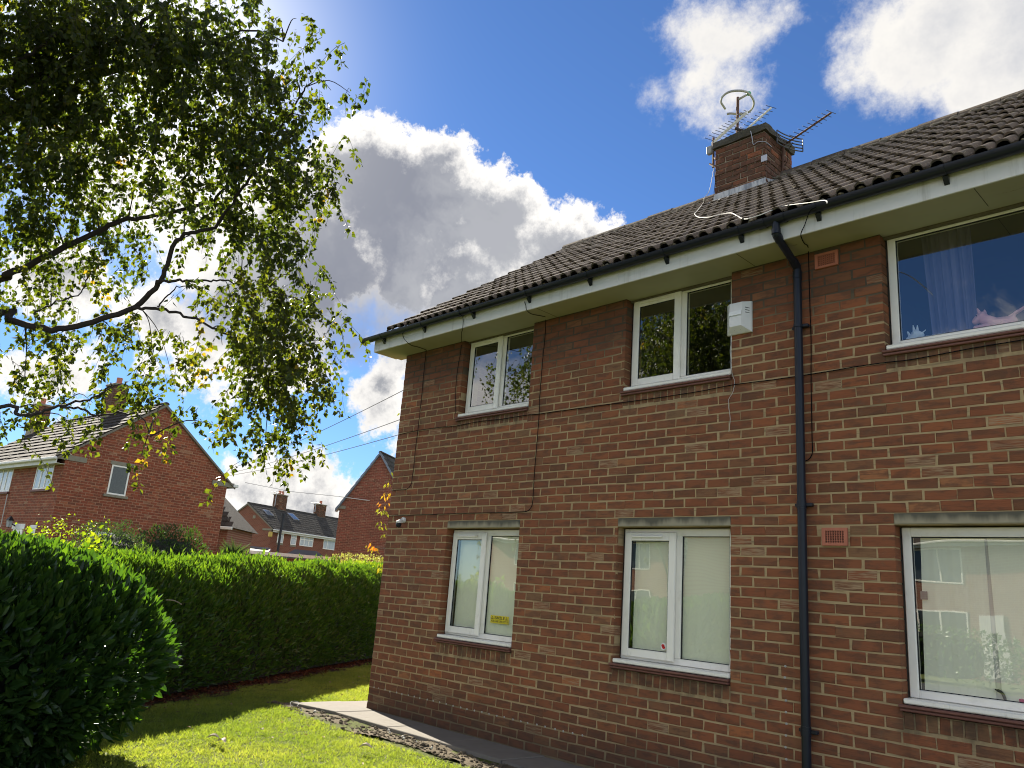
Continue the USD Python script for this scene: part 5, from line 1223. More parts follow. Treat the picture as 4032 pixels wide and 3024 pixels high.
c = at(675, 2130, 22.5); bush('evergreen_shrub', 'dark evergreen shrub in front of the left gable, right of its lower window', 'shrub', (c[0], c[1], 1.2), (1.1, 1.0, 1.38), 9000, M['shrub_dark'], 0.05, 0.11, 0.35, 0.5, seed=4, axup=0.7)
c = at(430, 2160, 21.0); bush('loose_shrub', 'soft grey-green bush under the painted lintel of the left gable', 'shrub', (c[0], c[1], 1.25), (1.3, 1.0, 1.22), 9000, M['shrub_grey'], 0.04, 0.09, 0.4, 0.45, seed=9)
c = at(300, 2175, 17.0); bush('rose_bush', 'leggy rose bush with small yellow-green leaves near the left front corner', 'shrub', (c[0], c[1], 1.1), (0.55, 0.55, 1.02), 1500, M['lime'], 0.03, 0.06, 0.6, 0.35, seed=6, core=False, shell=0.8)
def sprigs(name, label, cat, spots, leafm, size, count, dist, petals=0):
    P0 = at(*spots[0], dist); t = thing(name, label, cat, (P0[0], P0[1], 0)); lp, la, ln, ls = [], [], [], []; st = MB(); pe = []
    for u, v in spots:
        p = at(u, v, dist); b = p * [1, 1, 0] + [rng.normal(0, .06), rng.normal(0, .06), 0.9]
        st.tube(spline([b, (b + p) / 2 + rng.normal(0, .04, 3), p], 4), np.linspace(0.006, 0.002, 9), 4)
        lp.append(p + rng.normal(0, 1, (count, 3)) * [0.07, 0.07, 0.10]); la.append(unit(count) + [0, 0, 0.2]); ln.append(unit(count)); ls.append(rng.uniform(0.7, 1.2, count) * size)
        if petals: pe.append(p)
    ls = np.concatenate(ls); lv, lf, lt = leaves(np.vstack(lp), np.vstack(la), np.vstack(ln), ls, ls * 0.6, np.clip(rng.normal(0.6, 0.2, len(ls)), 0, 1))
    build('leaves', MB().add(lv, lf, lt), leafm, t, kind='stuff'); build('stems', st, M['twig'], t, kind='stuff'); return t
sprigs('rose_sprays', 'thin upright sprays with tiny yellowish leaves before the left house corner', 'plant', [(176, 2075), (182, 2100), (225, 2070), (232, 2092), (243, 2080), (270, 2072), (165, 2115), (150, 2120), (100, 2125), (345, 2095), (415, 2075)], M['lime'], 0.05, 22, 15.5)
sprigs('vine_leaves', 'bright lime leaves poking up through the hedge top at the left', 'plant', [(345, 2160), (352, 2185), (385, 2165), (372, 2145), (395, 2190), (320, 2195), (85, 2140), (262, 2178), (240, 2185)], M['lime'], 0.10, 9, 11.0)
# two white roses
for u, v, lab, r in ((278, 2175, 'open white rose flower above the hedge top at the left', 0.075), (232, 2100, 'small white rose bud on a thin stem before the left house', 0.05)):
    p = at(u, v, 11.5 if v > 2150 else 15.5); t = thing('rose_flower', lab, 'flower', p)
    n = 16; a = np.linspace(0, 4 * np.pi, n); o = np.stack([np.cos(a), np.sin(a), 0.5 + 0 * a], 1)
    lv, lf, lt = leaves(np.repeat(p[None], n, 0), o, np.array([0, 0, 1.0]) + 0 * o, r * np.linspace(0.6, 1, n), r * 0.8, rng.random(n), 0.3)
    build('petals', MB().add(lv, lf, lt), M['petal'], t, kind='stuff')
    build('stem', MB().tube([p, p - [0.02, 0.03, 0.6]], 0.004, 5), M['twig'], t)
# pale flowering hedge and lime clipped top by the steep gable
c = at(1420, 2203, 24.0); bush('flowering_hedge', 'pale blossom-topped hedge in front of the steep brick gable', 'hedge', (c[0], c[1], 1.08), (1.5, 0.8, 1.22), 7000, M['privet'], 0.04, 0.07, 0.55, 0.55, seed=3, noise=0.12, p=3.5)
c = at(1440, 2235, 20.0); bush('lime_hedge', 'bright yellow-green clipped hedge between the laurel and the pale blossom', 'hedge', (c[0], c[1], 0.98), (1.25, 0.7, 1.02), 8000, M['lime'], 0.03, 0.06, 0.55, 0.6, seed=2, noise=0.08, p=4)
# spiky cordyline
p = at(920, 2172, 30.0); t = thing('cordyline', 'spiky pale green palm-like plant beside the outhouse', 'plant', (p[0], p[1], 0))
build('stem', MB().tube([(p[0], p[1], -0.1), (p[0], p[1], p[2] - 0.15)], [0.07, 0.05], 8), M['twig'], t)
n = 150; o = unit(n); o[:, 2] = np.abs(o[:, 2]) * 0.9 + rng.uniform(-0.3, 0.3, n); L = rng.uniform(0.45, 0.75, n)
lv, lf, lt = leaves(np.repeat((p - [0, 0, 0.12])[None], n, 0), o, unit(n), L, 0.045, np.clip(rng.normal(0.6, 0.15, n), 0, 1)); build('leaves', MB().add(lv, lf, lt), M['shrub_grey'], t, kind='stuff')

# sumac behind the house corner: drooping leaflets turning red
sm = thing('sumac', 'autumn shrub with drooping yellow and red leaves peeping round the wall corner', 'shrub', (-0.75, 1.05, 0))
M['sumac'] = leaf_mat('autumn_leaf', [(0, (0.06, 0.12, 0.02)), (0.45, (0.22, 0.24, 0.03)), (0.7, (0.48, 0.30, 0.03)), (0.85, (0.60, 0.16, 0.03)), (1, (0.55, 0.06, 0.03))], 0.5, 0.5, 0.3, (1.3, 1.2, 0.6))
stm = MB(); lp, la, ln, ls, lt_ = [], [], [], [], []
root = np.array([-0.35, 1.55, 0])
for k, (u, v, tn_, m) in enumerate(((1533, 1905, 0.55, 8), (1524, 1945, 0.72, 10), (1512, 1985, 0.85, 7), (1505, 2010, 0.45, 16), (1495, 2062, 0.5, 12), (1468, 2155, 0.62, 18), (1478, 2150, 0.9, 9), (1500, 2190, 0.5, 8), (1497, 2235, 0.55, 12), (1590, 1640, 0.3, 6), (1545, 1870, 0.4, 8), (1520, 2100, 0.5, 6))):
    p = at(u, v, 11.6 + 0.1 * (k % 3))
    q = root + [0, 0, max(0.2, p[2] - 0.35)]
    stm.tube(spline([q, (q + p) / 2 + [0, 0, 0.12], p], 5), np.linspace(0.010, 0.003, 11), 5)
    a = unit(m) * [1, 1, 0.15]; lp.append(p + a * 0.05 + rng.normal(0, 0.025, (m, 3))); la.append(a * 0.75 + [0, 0, -0.85]); ln.append(unit(m)); ls.append(rng.uniform(0.055, 0.085, m)); lt_.append(np.clip(tn_ - 0.06 + rng.normal(0, 0.10, m), 0, 1))
stm.tube([root + [0, 0, -0.1], root + [0.03, 0, 1.5], root + [0, 0.05, 3.9]], [0.04, 0.028, 0.012], 7)
build('stems', stm, M['twig'], sm, kind='stuff')
lv, lf, lt = leaves(np.vstack(lp), np.vstack(la), np.vstack(ln), np.concatenate(ls), np.concatenate(ls) * 0.38, np.concatenate(lt_), 0.2)
build('leaves', MB().add(lv, lf, lt), M['sumac'], sm, kind='stuff')

# ---------------------------------------------------------------- things on and about the near house
Z = lambda ox, oy, s: (lambda x, y: (ox + x / s, oy + y / s))
z3, z4, zb4 = Z(1500, 1250, 3.16), Z(1500, 1600, 3.16), Z(1400, 1100, 1.659)
a5, a6, zb6, zb7, zr, zu2 = Z(2900, 900, 3.16), Z(2900, 1400, 3.16), Z(2600, 300, 1.545), Z(2600, 1200, 1.545), Z(1400, 900, 2.458), Z(2350, 1050, 3.16)
WY = -0.010
wl = lambda q: on(*q, 1, WY)
so = lambda q: on(*q, 2, 4.643)
fa = lambda q: on(*q, 1, -0.385)
def cable(name, label, pts, r=0.0042, m='cable', n=4):
    mb = MB().tube(spline(pts, n), r, 5)
    return build(name, mb, M[m], cat='cable', label=label)
cable('wall_cable', 'black cable from the gutter end down the wall, bending left above the camera', [fa(zr(455, 1000)), fa(zr(460, 1045)), so(zr(490, 1090)), so(zr(540, 1130)), so(zr(600, 1145)), so(zr(675, 1172))] + [wl(z3(*p)) for p in ((562, 420), (548, 540), (530, 720), (505, 1000), (480, 1230), (455, 1440))] + [wl(z4(*p)) for p in ((430, 520), (410, 740), (388, 900), (380, 955), (355, 1002), (320, 1030), (250, 1037), (132, 1047))])
cable('wall_cable', 'short cable hanging from the gutter beside the upper left window, white at its top', [fa(zr(1035, 830)), fa(zr(1042, 900)), fa(zr(1033, 985)), so(zr(1025, 1010)), so(zr(1026, 1100))] + [wl(z3(*p)) for p in ((998, 360), (990, 450), (968, 560), (945, 720), (930, 900), (925, 1100), (928, 1195))], 0.004)
cable('wall_cable', 'long black cable between the two upper windows, turning left above the ground floor window', [fa(zb4(1103, 145)), fa(zb4(1112, 170)), so(zb4(1118, 200)), so(zb4(1150, 226)), so(zb4(1232, 243))] + [wl(z3(*p)) for p in ((2050, 20), (2040, 250), (2010, 560), (1975, 1000))] + [wl(z4(*p)) for p in ((1968, 100), (1945, 400), (1925, 640), (1905, 900), (1887, 1190), (1862, 1265), (1828, 1298), (1775, 1312), (1500, 1322), (1090, 1330), (600, 1346), (92, 1365))])
cable('wall_cable', 'thin black cable strung level along the wall below all the upper windows', [wl(z4(*p)) for p in ((215, 352), (465, 300), (740, 262), (945, 241), (1240, 187), (1500, 160), (1820, 108), (1970, 95), (2212, 60))] + [wl(zu2(*p)) for p in ((700, 1640), (900, 1610), (1300, 1548), (1690, 1472), (2212, 1405))] + [wl(a6(*p)) for p in ((530, 290), (735, 262), (1160, 195), (1480, 140), (1870, 85), (2212, 45))] + [wl((3830, 1371)), wl((4032, 1338)), wl((4200, 1310))], 0.0045, n=3)
cable('wall_cable', 'black cable over the eaves right of the drainpipe, running down beside it', [on(*zb6(985, 790), 1, -0.40), on(*zb6(930, 805), 1, -0.49), on(*zb6(905, 830), 1, -0.47), fa(zb6(880, 900)), so(a5(802, 60)), so(a5(815, 130)), so(a5(845, 185)), so(a5(885, 218))] + [wl(a5(*p)) for p in ((895, 300), (903, 600), (915, 1000), (926, 1300), (930, 1600))] + [wl(a6(*p)) for p in ((928, 200), (933, 600), (940, 1000), (946, 1190), (925, 1260), (895, 1295), (855, 1312))])
cable('alarm_wire', 'thin white wire dangling from the alarm box over the window edge and wall', [on(*zu2(1668, 800), 1, -0.03), on(*zu2(1680, 900), 1, -0.03), on(*zu2(1658, 1040), 1, -0.03), on(*zu2(1668, 1150), 1, -0.03), on(*zu2(1680, 1285), 1, -0.03), wl(zu2(1685, 1340)), wl(zu2(1715, 1430)), wl(zu2(1700, 1530))] + [wl(zb7(*p)) for p in ((437, 540), (413, 590), (425, 690), (417, 772))], 0.0022, 'white_cable')
# white cable thrown across the tiles
TN = np.array([0, -SN, CS]); P_roof = on_roof(0.0, 0.0, 0.072).reshape(3)
rf_ = lambda q: onplane(*q, P_roof, TN)
cc = [on(*zb6(327, 540), 0, cx0 - 0.03), on(*zb6(312, 610), 0, cx0 - 0.06), on(*zb6(300, 690), 0, cx0 - 0.12)]
cable('roof_cable', 'white cable looping from the chimney across the roof tiles to the gutter', [on(*zb6(325, 560), 1, 2.9), on(*zb6(300, 690), 1, 2.75), on(*zb6(268, 740), 1, 2.6), rf_(zb6(262, 770)), rf_(zb6(228, 815)), rf_(zb6(209, 838)), rf_(zb6(235, 858)), rf_(zb6(300, 857)), rf_(zb6(370, 840)), rf_(zb6(430, 832)), rf_(zb6(465, 848)), rf_(zb6(515, 869)), rf_(zb6(600, 847)), rf_(zb6(680, 815)), rf_(zb6(760, 788)), rf_(zb6(900, 770)), rf_(zb6(985, 756)), rf_(zb6(1012, 760)), rf_(zb6(1014, 772))], 0.0046, 'white_cable')

# alarm box
ab = thing('alarm_box', 'white burglar alarm box on the wall beside the middle upper window', 'alarm', (5.2, 0, 4.0))
bk = [(5.075, 0.0, 4.003), (5.325, 0.0, 4.003), (5.325, 0.0, 4.30), (5.075, 0.0, 4.30)]
fr_ = [(5.135, -0.09, 4.058), (5.255, -0.09, 4.058), (5.262, -0.075, 4.292), (5.13, -0.075, 4.292)]
hull = trimesh.convex.convex_hull(np.vstack([np.array(bk) + [0, -0.002, 0], np.array(bk) + [0, -0.02, 0], fr_]))
M['box_white'] = plain('chalky_plastic', (0.70, 0.69, 0.66), 0.5, 0.10, 12.0)
build('cover', MB().mesh(hull), M['box_white'], ab)
for k in range(3):
    z = 4.236 - 0.024 * k
    a, b = np.array([5.283, -0.0618, z + 0.001]), np.array([5.311, -0.0325, z - 0.006])
    build('slot', MB().tube([a, b], 0.0034, 4), M['dark'], ab)
build('tape', MB().box((5.133, -0.0925, 4.165), (5.258, -0.0865, 4.205)), M['alu'], ab)
for x in (5.17, 5.23): build('slot', MB().tube([(x, -0.055, 4.034), (x + 0.008, -0.045, 4.028)], 0.004, 4), M['dark'], ab)
# cctv camera by the corner
cc_ = on(*Z(1430, 2000, 3.16)(490, 150), 1, -0.03); cb = on(*Z(1430, 2000, 3.16)(442, 195), 1, -0.11)
cv = thing('security_camera', 'small white and black security camera on the wall near the left corner', 'camera', cc_)
build('mount', MB().tube([cc_ + [0.0, 0.03, 0], cc_ + [0, 0.0, 0]], 0.036, 12).tube([cc_, (cc_ + cb) / 2 + [0, -0.01, 0.012], cb + [0, 0, 0.03]], [0.022, 0.020, 0.022], 10), M['box_white'], cv, smooth=50)
s = trimesh.creation.icosphere(2, 0.036); s.vertices = s.vertices * [1, 1, 0.75] + cb + [0, 0, 0.02]; build('cap', MB().mesh(s), M['box_white'], cv, smooth=True)
s = trimesh.creation.icosphere(2, 0.037); s.vertices = s.vertices * [1, 1, 1.1] + cb - [0, 0, 0.012]; build('lens_dome', MB().mesh(s), M['black'], cv, smooth=True)

# stickers on the glass
def sticker_text(mb, text, x, z, h, y, width=None, bold=True):
    m = meshkit.text_mesh(text, h, 0.0004, bold); v = m.vertices
    sx = (width / np.ptp(v[:, 0])) if width else 1.0
    mb.add(np.stack([x + v[:, 0] * sx, y - v[:, 2], z + v[:, 1]], 1), m.faces)
st = thing('cctv_sticker', 'yellow and black SMILE YOU ARE ON CCTV sticker low in the left ground floor window', 'sticker', (2.1, 0.113, 1.2))
M['yellow'] = plain('yellow_vinyl', (0.62, 0.50, 0.01), 0.5, 0.04)
SX0, SX1, SZ0, SZ1 = 2.012, 2.304, 1.190, 1.272
build('label', MB().box((SX0, 0.1135, SZ0), (SX1, 0.1145, SZ1)), M['yellow'], st)
mb = MB(); sticker_text(mb, 'SMILE', SX0 + 0.062, SZ0 + 0.043, 0.030, 0.1133, 0.165); build('lettering', mb, M['black'], st, kind='stuff')
mb = MB(); sticker_text(mb, 'YOU ARE ON CCTV!', SX0 + 0.008, SZ0 + 0.010, 0.022, 0.1133, 0.276); build('lettering', mb, M['black'], st, kind='stuff')
for x in (SX0 + 0.030, SX1 - 0.034):
    tri = [(x - 0.022, SZ0 + 0.040), (x + 0.022, SZ0 + 0.040), (x, SZ0 + 0.077)]; c = np.mean(tri, 0)
    inn = [tuple(c + (np.array(p) - c) * 0.68) for p in tri]
    P = Polygon(tri).difference(Polygon(inn)).union(sbox(c[0] - 0.005, c[1] - 0.006, c[0] + 0.006, c[1] + 0.002))
    mb = MB()
    for gg in getattr(P, 'geoms', [P]):
        m = trimesh.creation.extrude_polygon(gg, 0.0004, engine='earcut'); mb.add(np.stack([m.vertices[:, 0], 0.1133 - m.vertices[:, 2], m.vertices[:, 1]], 1), m.faces)
    build('warning_triangle', mb, M['black'], st)
pc_ = thing('poppy_sticker', 'round red and white sticker low in the middle ground floor window', 'sticker', (4.366, 0.088, 1.15))
def disc(mb, x, z, rx, rz, y, n=20):
    a = np.linspace(0, 2 * np.pi, n, endpoint=False); mb.add(np.vstack([[x, y, z], np.stack([x + rx * np.cos(a), np.full(n, y), z + rz * np.sin(a)], 1)]), [[0, 1 + k, 1 + (k + 1) % n] for k in range(n)]); return mb
M['red'] = plain('red_print', (0.50, 0.015, 0.015), 0.5, 0.05)
build('disc', disc(MB(), 4.368, 1.153, 0.031, 0.033, 0.0895), M['box_white'], pc_)
build('petals', disc(disc(MB(), 4.363, 1.160, 0.017, 0.014, 0.0885), 4.371, 1.146, 0.017, 0.014, 0.0880), M['red'], pc_, kind='stuff')
build('centre', disc(MB(), 4.366, 1.153, 0.004, 0.004, 0.0875), M['black'], pc_)

# blinds and curtains
def cloth(x0, x1, z0, z1, y, amp, waves, seed, gather=0.0):
    nx, nz = 60, 10; v = []; r = np.random.default_rng(seed); ph = r.uniform(0, 6, 4)
    for j in range(nz):
        t = j / (nz - 1)
        for i in range(nx):
            s = i / (nx - 1); f = amp * (math.sin(waves * s * 6.283 + ph[0]) + 0.5 * math.sin(waves * 2.3 * s * 6.283 + ph[1] + t))
            xx = x0 + (x1 - x0) * s; xx += gather * (t - 0.5) * (1 - s)
            v.append((xx, y + f, z0 + (z1 - z0) * t))
    return MB().add(v, [[j * nx + i, j * nx + i + 1, (j + 1) * nx + i + 1, (j + 1) * nx + i] for j in range(nz - 1) for i in range(nx - 1)])
for a, b, lab in ((O[0][0], O[0][1], 'cream roller blind drawn down behind the left ground floor window'), (O[1][0], O[1][1], 'cream roller blind drawn down behind the middle ground floor window')):
    t = thing('roller_blind', lab, 'blind', (a, 0.24, 1.0)); build('fabric', MB().box((a + 0.135, 0.132, 1.005), (b - 0.004, 0.135, 2.222)), M['blind'], t); build('roller', MB().tube([(a + 0.10, 0.20, 2.20), (b - 0.02, 0.20, 2.20)], 0.022, 10), M['blind'], t)
build('curtain', cloth(6.61, 7.055, 1.04, 2.22, 0.150, 0.0022, 3, 3, 0.03), M['curtain'], smooth=True, cat='curtain', label='left cream curtain drawn across the right ground floor window')
build('curtain', cloth(7.085, 8.69, 1.04, 2.22, 0.148, 0.0022, 6, 5, -0.02), M['curtain'], smooth=True, cat='curtain', label='right cream curtain of the right ground floor window, beyond the bright gap')
build('sheer_strip', cloth(7.03, 7.12, 1.04, 2.22, 0.158, 0.002, 1, 6), M['white_paint'], smooth=True, cat='curtain', label='narrow white strip of net showing in the gap between the two cream curtains')
build('curtain', cloth(6.70, 7.06, 3.60, 4.75, 0.44, 0.022, 5, 9, -0.05), M['lilac'], smooth=True, cat='curtain', label='pale lilac curtain hanging inside the upper right window')
for a, b, lab in ((O[0][0], O[0][1], 'dark rolled blind at the head of the upper left window'), (O[1][0], O[1][1], 'dark rolled blind at the head of the upper middle window')):
    pass
build('tape_patch', MB().box((6.605, 0.137, 1.70), (6.655, 0.140, 1.76)), M['grey_plastic'], cat='tape', label='grey tape square on the curtain edge of the right ground floor window')
# ornaments on the window boards
def blob(chain, res=0.006):
    import manifold3d as mf
    out = mf.Manifold()
    for (p, r), (q, s) in chain:
        A = mf.Manifold.sphere(r, 20).translate(list(map(float, p))); B = mf.Manifold.sphere(s, 20).translate(list(map(float, q)))
        out = out + mf.Manifold.batch_hull([A, B])
    m = out.refine_to_length(res).to_mesh(); t = trimesh.Trimesh(m.vert_properties[:, :3], m.tri_verts); trimesh.smoothing.filter_taubin(t, iterations=12); return t
M['pink'] = plain('pink_plush', (0.62, 0.33, 0.36), 0.9, 0.05); M['pale_blue'] = plain('pale_plush', (0.60, 0.68, 0.76), 0.9, 0.05)
build('window_board', MB().box((6.5, 0.166, 3.66), (8.7, 0.36, 3.70)), M['white_paint'], house); build('window_board', MB().box((6.5, 0.166, 0.99), (8.7, 0.186, 1.03)), M['white_paint'], house)
by = 0.182
pl_ = thing('pink_toy_animal', 'pink toy animal lying on the upper right window sill, head to the left', 'toy', (7.2, by, 3.70))
hd, bd = np.array([7.150, by, 3.835]), np.array([7.245, by, 3.765])
ch_ = [((hd, 0.042), (hd + [-0.045, 0.0, -0.028], 0.026)), ((hd + [0.01, 0, -0.02], 0.040), (bd, 0.042)), ((bd, 0.044), (bd + [0.10, 0, -0.002], 0.040)), ((bd + [0.10, 0, 0], 0.020), (bd + [0.125, 0, 0.058], 0.010)), ((hd + [-0.012, -0.02, 0.035], 0.013), (hd + [-0.02, -0.022, 0.062], 0.006)), ((hd + [0.018, 0.02, 0.035], 0.013), (hd + [0.016, 0.022, 0.058], 0.006)),
       ((bd + [-0.06, -0.02, -0.02], 0.024), (bd + [-0.135, -0.025, -0.022], 0.021)), ((bd + [0.09, -0.02, -0.02], 0.026), (bd + [0.05, -0.04, -0.022], 0.020))]
build('body', MB().mesh(blob(ch_)), M['pink'], pl_, smooth=True)
ye = trimesh.creation.icosphere(1, 0.006); ye.vertices = ye.vertices + hd + [-0.028, -0.036, 0.005]; build('eye', MB().mesh(ye), M['black'], pl_)
un = thing('pale_toy_animal', 'pale blue eared toy animal in the corner of the upper right window', 'toy', (6.66, by, 3.70))
h2 = np.array([6.668, by, 3.785])
ch2 = [((h2, 0.036), (h2 + [0.045, -0.01, -0.018], 0.022)), ((h2 + [0, 0, -0.02], 0.036), (h2 + [-0.05, 0.01, -0.04], 0.034)), ((h2 + [-0.012, 0, 0.03], 0.013), (h2 + [-0.018, 0, 0.078], 0.004)), ((h2 + [0.014, -0.005, 0.03], 0.012), (h2 + [0.016, -0.005, 0.070], 0.004)), ((h2 + [0.045, 0, 0.0], 0.006), (h2 + [0.075, 0, 0.022], 0.003)), ((h2 + [-0.045, 0, -0.01], 0.014), (h2 + [-0.062, 0, 0.030], 0.006))]
build('body', MB().mesh(blob(ch2)), M['pale_blue'], un, smooth=True)
bk_ = thing('book', 'closed pale pink book lying on the upper right window sill between two toys', 'book', (6.80, by, 3.70))
build('cover', MB().box((6.715, by - 0.04, 3.7005), (6.895, by + 0.09, 3.706)).box((6.715, by - 0.04, 3.738), (6.895, by + 0.09, 3.743)), M['pale_blue'], bk_, kind='stuff'); build('pages', MB().box((6.718, by - 0.035, 3.7065), (6.892, by + 0.085, 3.7375)), M['pink'], bk_)
hk = thing('dark_handle', 'curved black handle sticking up behind the glass of the right ground floor window', 'handle', (7.1, 0.19, 1.03))
build('grip', MB().tube(spline([(7.055, 0.133, 1.128), (7.085, 0.133, 1.118), (7.105, 0.133, 1.095), (7.118, 0.133, 1.035)]), [0.005] * 3 + [0.010] * 10 + [0.011] * (len(spline([(0, 0, 0), (1, 0, 0), (2, 0, 0), (3, 0, 0)])) - 13), 8), M['black'], hk, smooth=True)
build('red_cloth', MB().mesh(lump((7.20, 0.122, 1.05), (7.45, 0.144, 1.085), 0.02, 5, 3)), plain('magenta_cloth', (0.45, 0.03, 0.14), 0.9), cat='cloth', label='magenta cloth bundled at the foot of the right ground floor window')
ty = thing('toy_heap', 'small red and green toys inside the upper left window at lower right', 'toys', (2.3, 0.24, 3.70))
for k, (dx, dz, c) in enumerate(((0.0, 0.14, 'green'), (-0.05, 0.06, 'red'), (0.02, 0.02, 'green'), (0.06, 0.09, 'red'))):
    M.setdefault('green', plain('green_toy', (0.05, 0.30, 0.16), 0.5)); s = lump((2.30 + dx, 0.23, 3.71 + dz), (2.41 + dx, 0.27, 3.76 + dz), 0.02, 4, k); build('toy_piece', MB().mesh(s), M[c], ty)

# aerials on the chimney
zc = Z(2700, 300, 3.16)
def hz(q, z): return on(*zc(*q), 2, z)
ae = thing('log_aerial', 'bright silver aerial with fine rods, tilted up on a short mast left of the chimney', 'aerial', (3.15, 2.8, 7.4))
xm = cx0 - 0.06
m0, m1 = on(*zc(345, 790), 1, 2.85), on(*zc(343, 1120), 1, 2.85)
build('mast', MB().tube([m0 + [0, 0, .03], m1 - [0, 0, 0.02]], 0.02, 8), M['rust'], ae)
build('bracket', MB().tube([on(*zc(300, 1092), 1, 2.85), on(*zc(370, 1125), 1, 2.80)], 0.016, 6).tube([on(*zc(345, 1010), 1, 2.85), on(*zc(372, 1030), 1, 2.80)], 0.010, 6), M['rust'], ae, kind='stuff')
b0 = on(*zc(345, 815), 1, 2.85); zb_ = b0[2]; b1 = hz((765, 435), zb_ + 0.05)
ext_ = b0 + (b0 - b1) / np.linalg.norm(b1 - b0) * 0.04
bd_ = (b1 - b0) / np.linalg.norm(b1 - b0)
for o in (0.0, -0.026): build('boom', MB().tube([ext_ + [0, 0, o], b1 + [0, 0, o]], 0.017, 4), M['alu'], ae)
cr = np.cross(bd_, [0, 0, 1.0]); cr /= np.linalg.norm(cr); Lb = np.linalg.norm(b1 - b0)
for k in range(13):
    p = b0 + bd_ * (0.02 + Lb * 0.97 * (k / 12) ** 0.9); h = 0.17 - 0.009 * k
    build('element', MB().tube([p - cr * h, p + cr * h], 0.0052, 4), M['dark_rod'], ae)
jb = on(*zc(303, 925), 1, 2.80); build('junction_box', MB().box(jb - [0.042, 0.03, 0.065], jb + [0.042, 0.03, 0.065], chamfer=0.008), M['grey_plastic'], ae)
lp_ = thing('loop_aerial', 'circular loop aerial on a mast above the chimney, open to the left', 'aerial', (3.4, 3.15, 8.1))
t0, t1 = on(*zc(648, 265), 1, 3.12), on(*zc(640, 735), 1, 3.12)
build('mast', MB().tube([t0, t1], 0.023, 8), M['rust'], lp_)
con = on(*zc(785, 215), 1, 3.12); con = hz((785, 215), t0[2] - 0.03)
build('arm', MB().tube([t0 - [0, 0, 0.04], con], 0.018, 6), M['metal'], lp_)
g0 = trimesh.creation.icosphere(2, 0.035); g0.vertices = g0.vertices + con; build('connector', MB().mesh(g0), M['green'], lp_)
for dz, name in ((0.0, 'hoop'), (0.035, 'hoop')):
    zr_ = t0[2] - 0.06 + dz
    pts = [hz(q, zr_) for q in ((490, 405), (460, 360), (437, 318), (450, 265), (500, 215), (580, 185), (680, 180), (740, 190), (785, 215), (825, 265), (848, 325), (835, 385), (790, 440), (720, 465), (640, 470), (560, 463), (515, 470))]
    build(name, MB().tube(spline(pts, 4), 0.018, 6), M['metal'], lp_)
ya = thing('rod_aerial', 'silver rod aerial pointing right from behind the chimney top', 'aerial', (3.6, 3.3, 8.2))
def yagi(t, q0, q1, z, n, h0, h1, mt, r=0.016, start=0.0):
    p0, p1 = hz(q0, z), hz(q1, z); d = (p1 - p0) / np.linalg.norm(p1 - p0); c = np.cross(d, [0, 0, 1.0]); L = np.linalg.norm(p1 - p0)
    build('boom', MB().tube([p0, p1], r, 5), mt, t)
    for k in range(n):
        f = start + (1 - start) * k / (n - 1); p = p0 + (p1 - p0) * f; h = h0 + (h1 - h0) * f; build('element', MB().tube([p - c * h + [0, 0, .012], p + c * h + [0, 0, .012]], 0.0055, 4), M['dark_rod'], t)
    return p0, p1, d, c
yagi(ya, (660, 745), (1062, 392), 8.42, 9, 0.11, 0.085, M['alu'], start=0.12)
build('clamp', MB().tube([hz((612, 652), 8.40), hz((770, 690), 8.34)], 0.020, 6), M['twig'], ya)
yb = thing('grid_aerial', 'aerial with a curved wire reflector right of the chimney, its boom pointing up right', 'aerial', (4.1, 3.2, 7.4))
q0, q1, d, c = yagi(yb, (1215, 862), (1808, 455), 8.02, 10, 0.105, 0.085, M['rust'], 0.015, 0.16)
mm0, mm1 = on(*zc(1215, 820), 1, q0[1]), on(*zc(1208, 1190), 1, q0[1])
build('mast', MB().tube([mm0, mm1], 0.022, 8), M['rust'], yb); build('bracket', MB().tube([on(*zc(1250, 1160), 1, q0[1]), on(*zc(1185, 1150), 1, q0[1])], 0.018, 6).tube([on(*zc(1250, 1060), 1, q0[1]), on(*zc(1185, 1050), 1, q0[1])], 0.014, 6), M['rust'], yb, kind='stuff')
for k in range(5):
    zz_ = 0.10 - 0.05 * k
    pts = [q0 + d * (0.10 + 0.05 * abs(s_) ** 2 * 4) + c * s_ * 0.55 + [0, 0, zz_] for s_ in np.linspace(-0.42, 0.42, 9)]
    build('reflector_wire', MB().tube(pts, 0.009, 5), M['dark_rod'], yb)
for s_ in (-0.42, 0.42): build('reflector_wire', MB().tube([q0 + d * 0.135 + c * s_ * 0.55 + [0, 0, 0.10], q0 + d * 0.135 + c * s_ * 0.55 + [0, 0, -0.10]], 0.009, 5), M['dark_rod'], yb)
cable('aerial_cable', 'thin cable looping from the right hand aerial back to the chimney', [on(*zc(1335, 820), 1, 3.2), on(*zc(1290, 900), 1, 3.2), on(*zc(1270, 960), 1, 3.2), on(*zc(1265, 1050), 1, 3.2), on(*zc(1225, 1115), 1, 3.2)], 0.004)
cable('aerial_cable', 'thin white cable over the chimney rim and along its brickwork', [on(*zc(808, 682), 1, cy0 - 0.05), on(*zc(825, 760), 1, cy0 - 0.045), on(*zc(842, 850), 1, cy0 - 0.012), on(*zc(890, 820), 1, cy0 - 0.012), on(*zc(960, 812), 1, cy0 - 0.012), on(*zc(1000, 822), 0, cx1 + 0.012), on(*zc(1070, 880), 0, cx1 + 0.012)], 0.0055, 'metal')
cable('aerial_cable', 'black cable hanging down the left side of the chimney to the roof', [on(*zc(345, 1100), 1, 2.80), on(*zc(360, 1220), 1, cy0 - 0.02), on(*zc(368, 1300), 1, cy0 - 0.02), on(*zc(355, 1420), 1, cy0 - 0.03), on(*zc(350, 1500), 1, cy0 - 0.06)], 0.005)
cp_ = thing('cable_clamp', 'pale metal plate strapped round the chimney corner', 'clamp', (4.0, 2.74, 7.7))
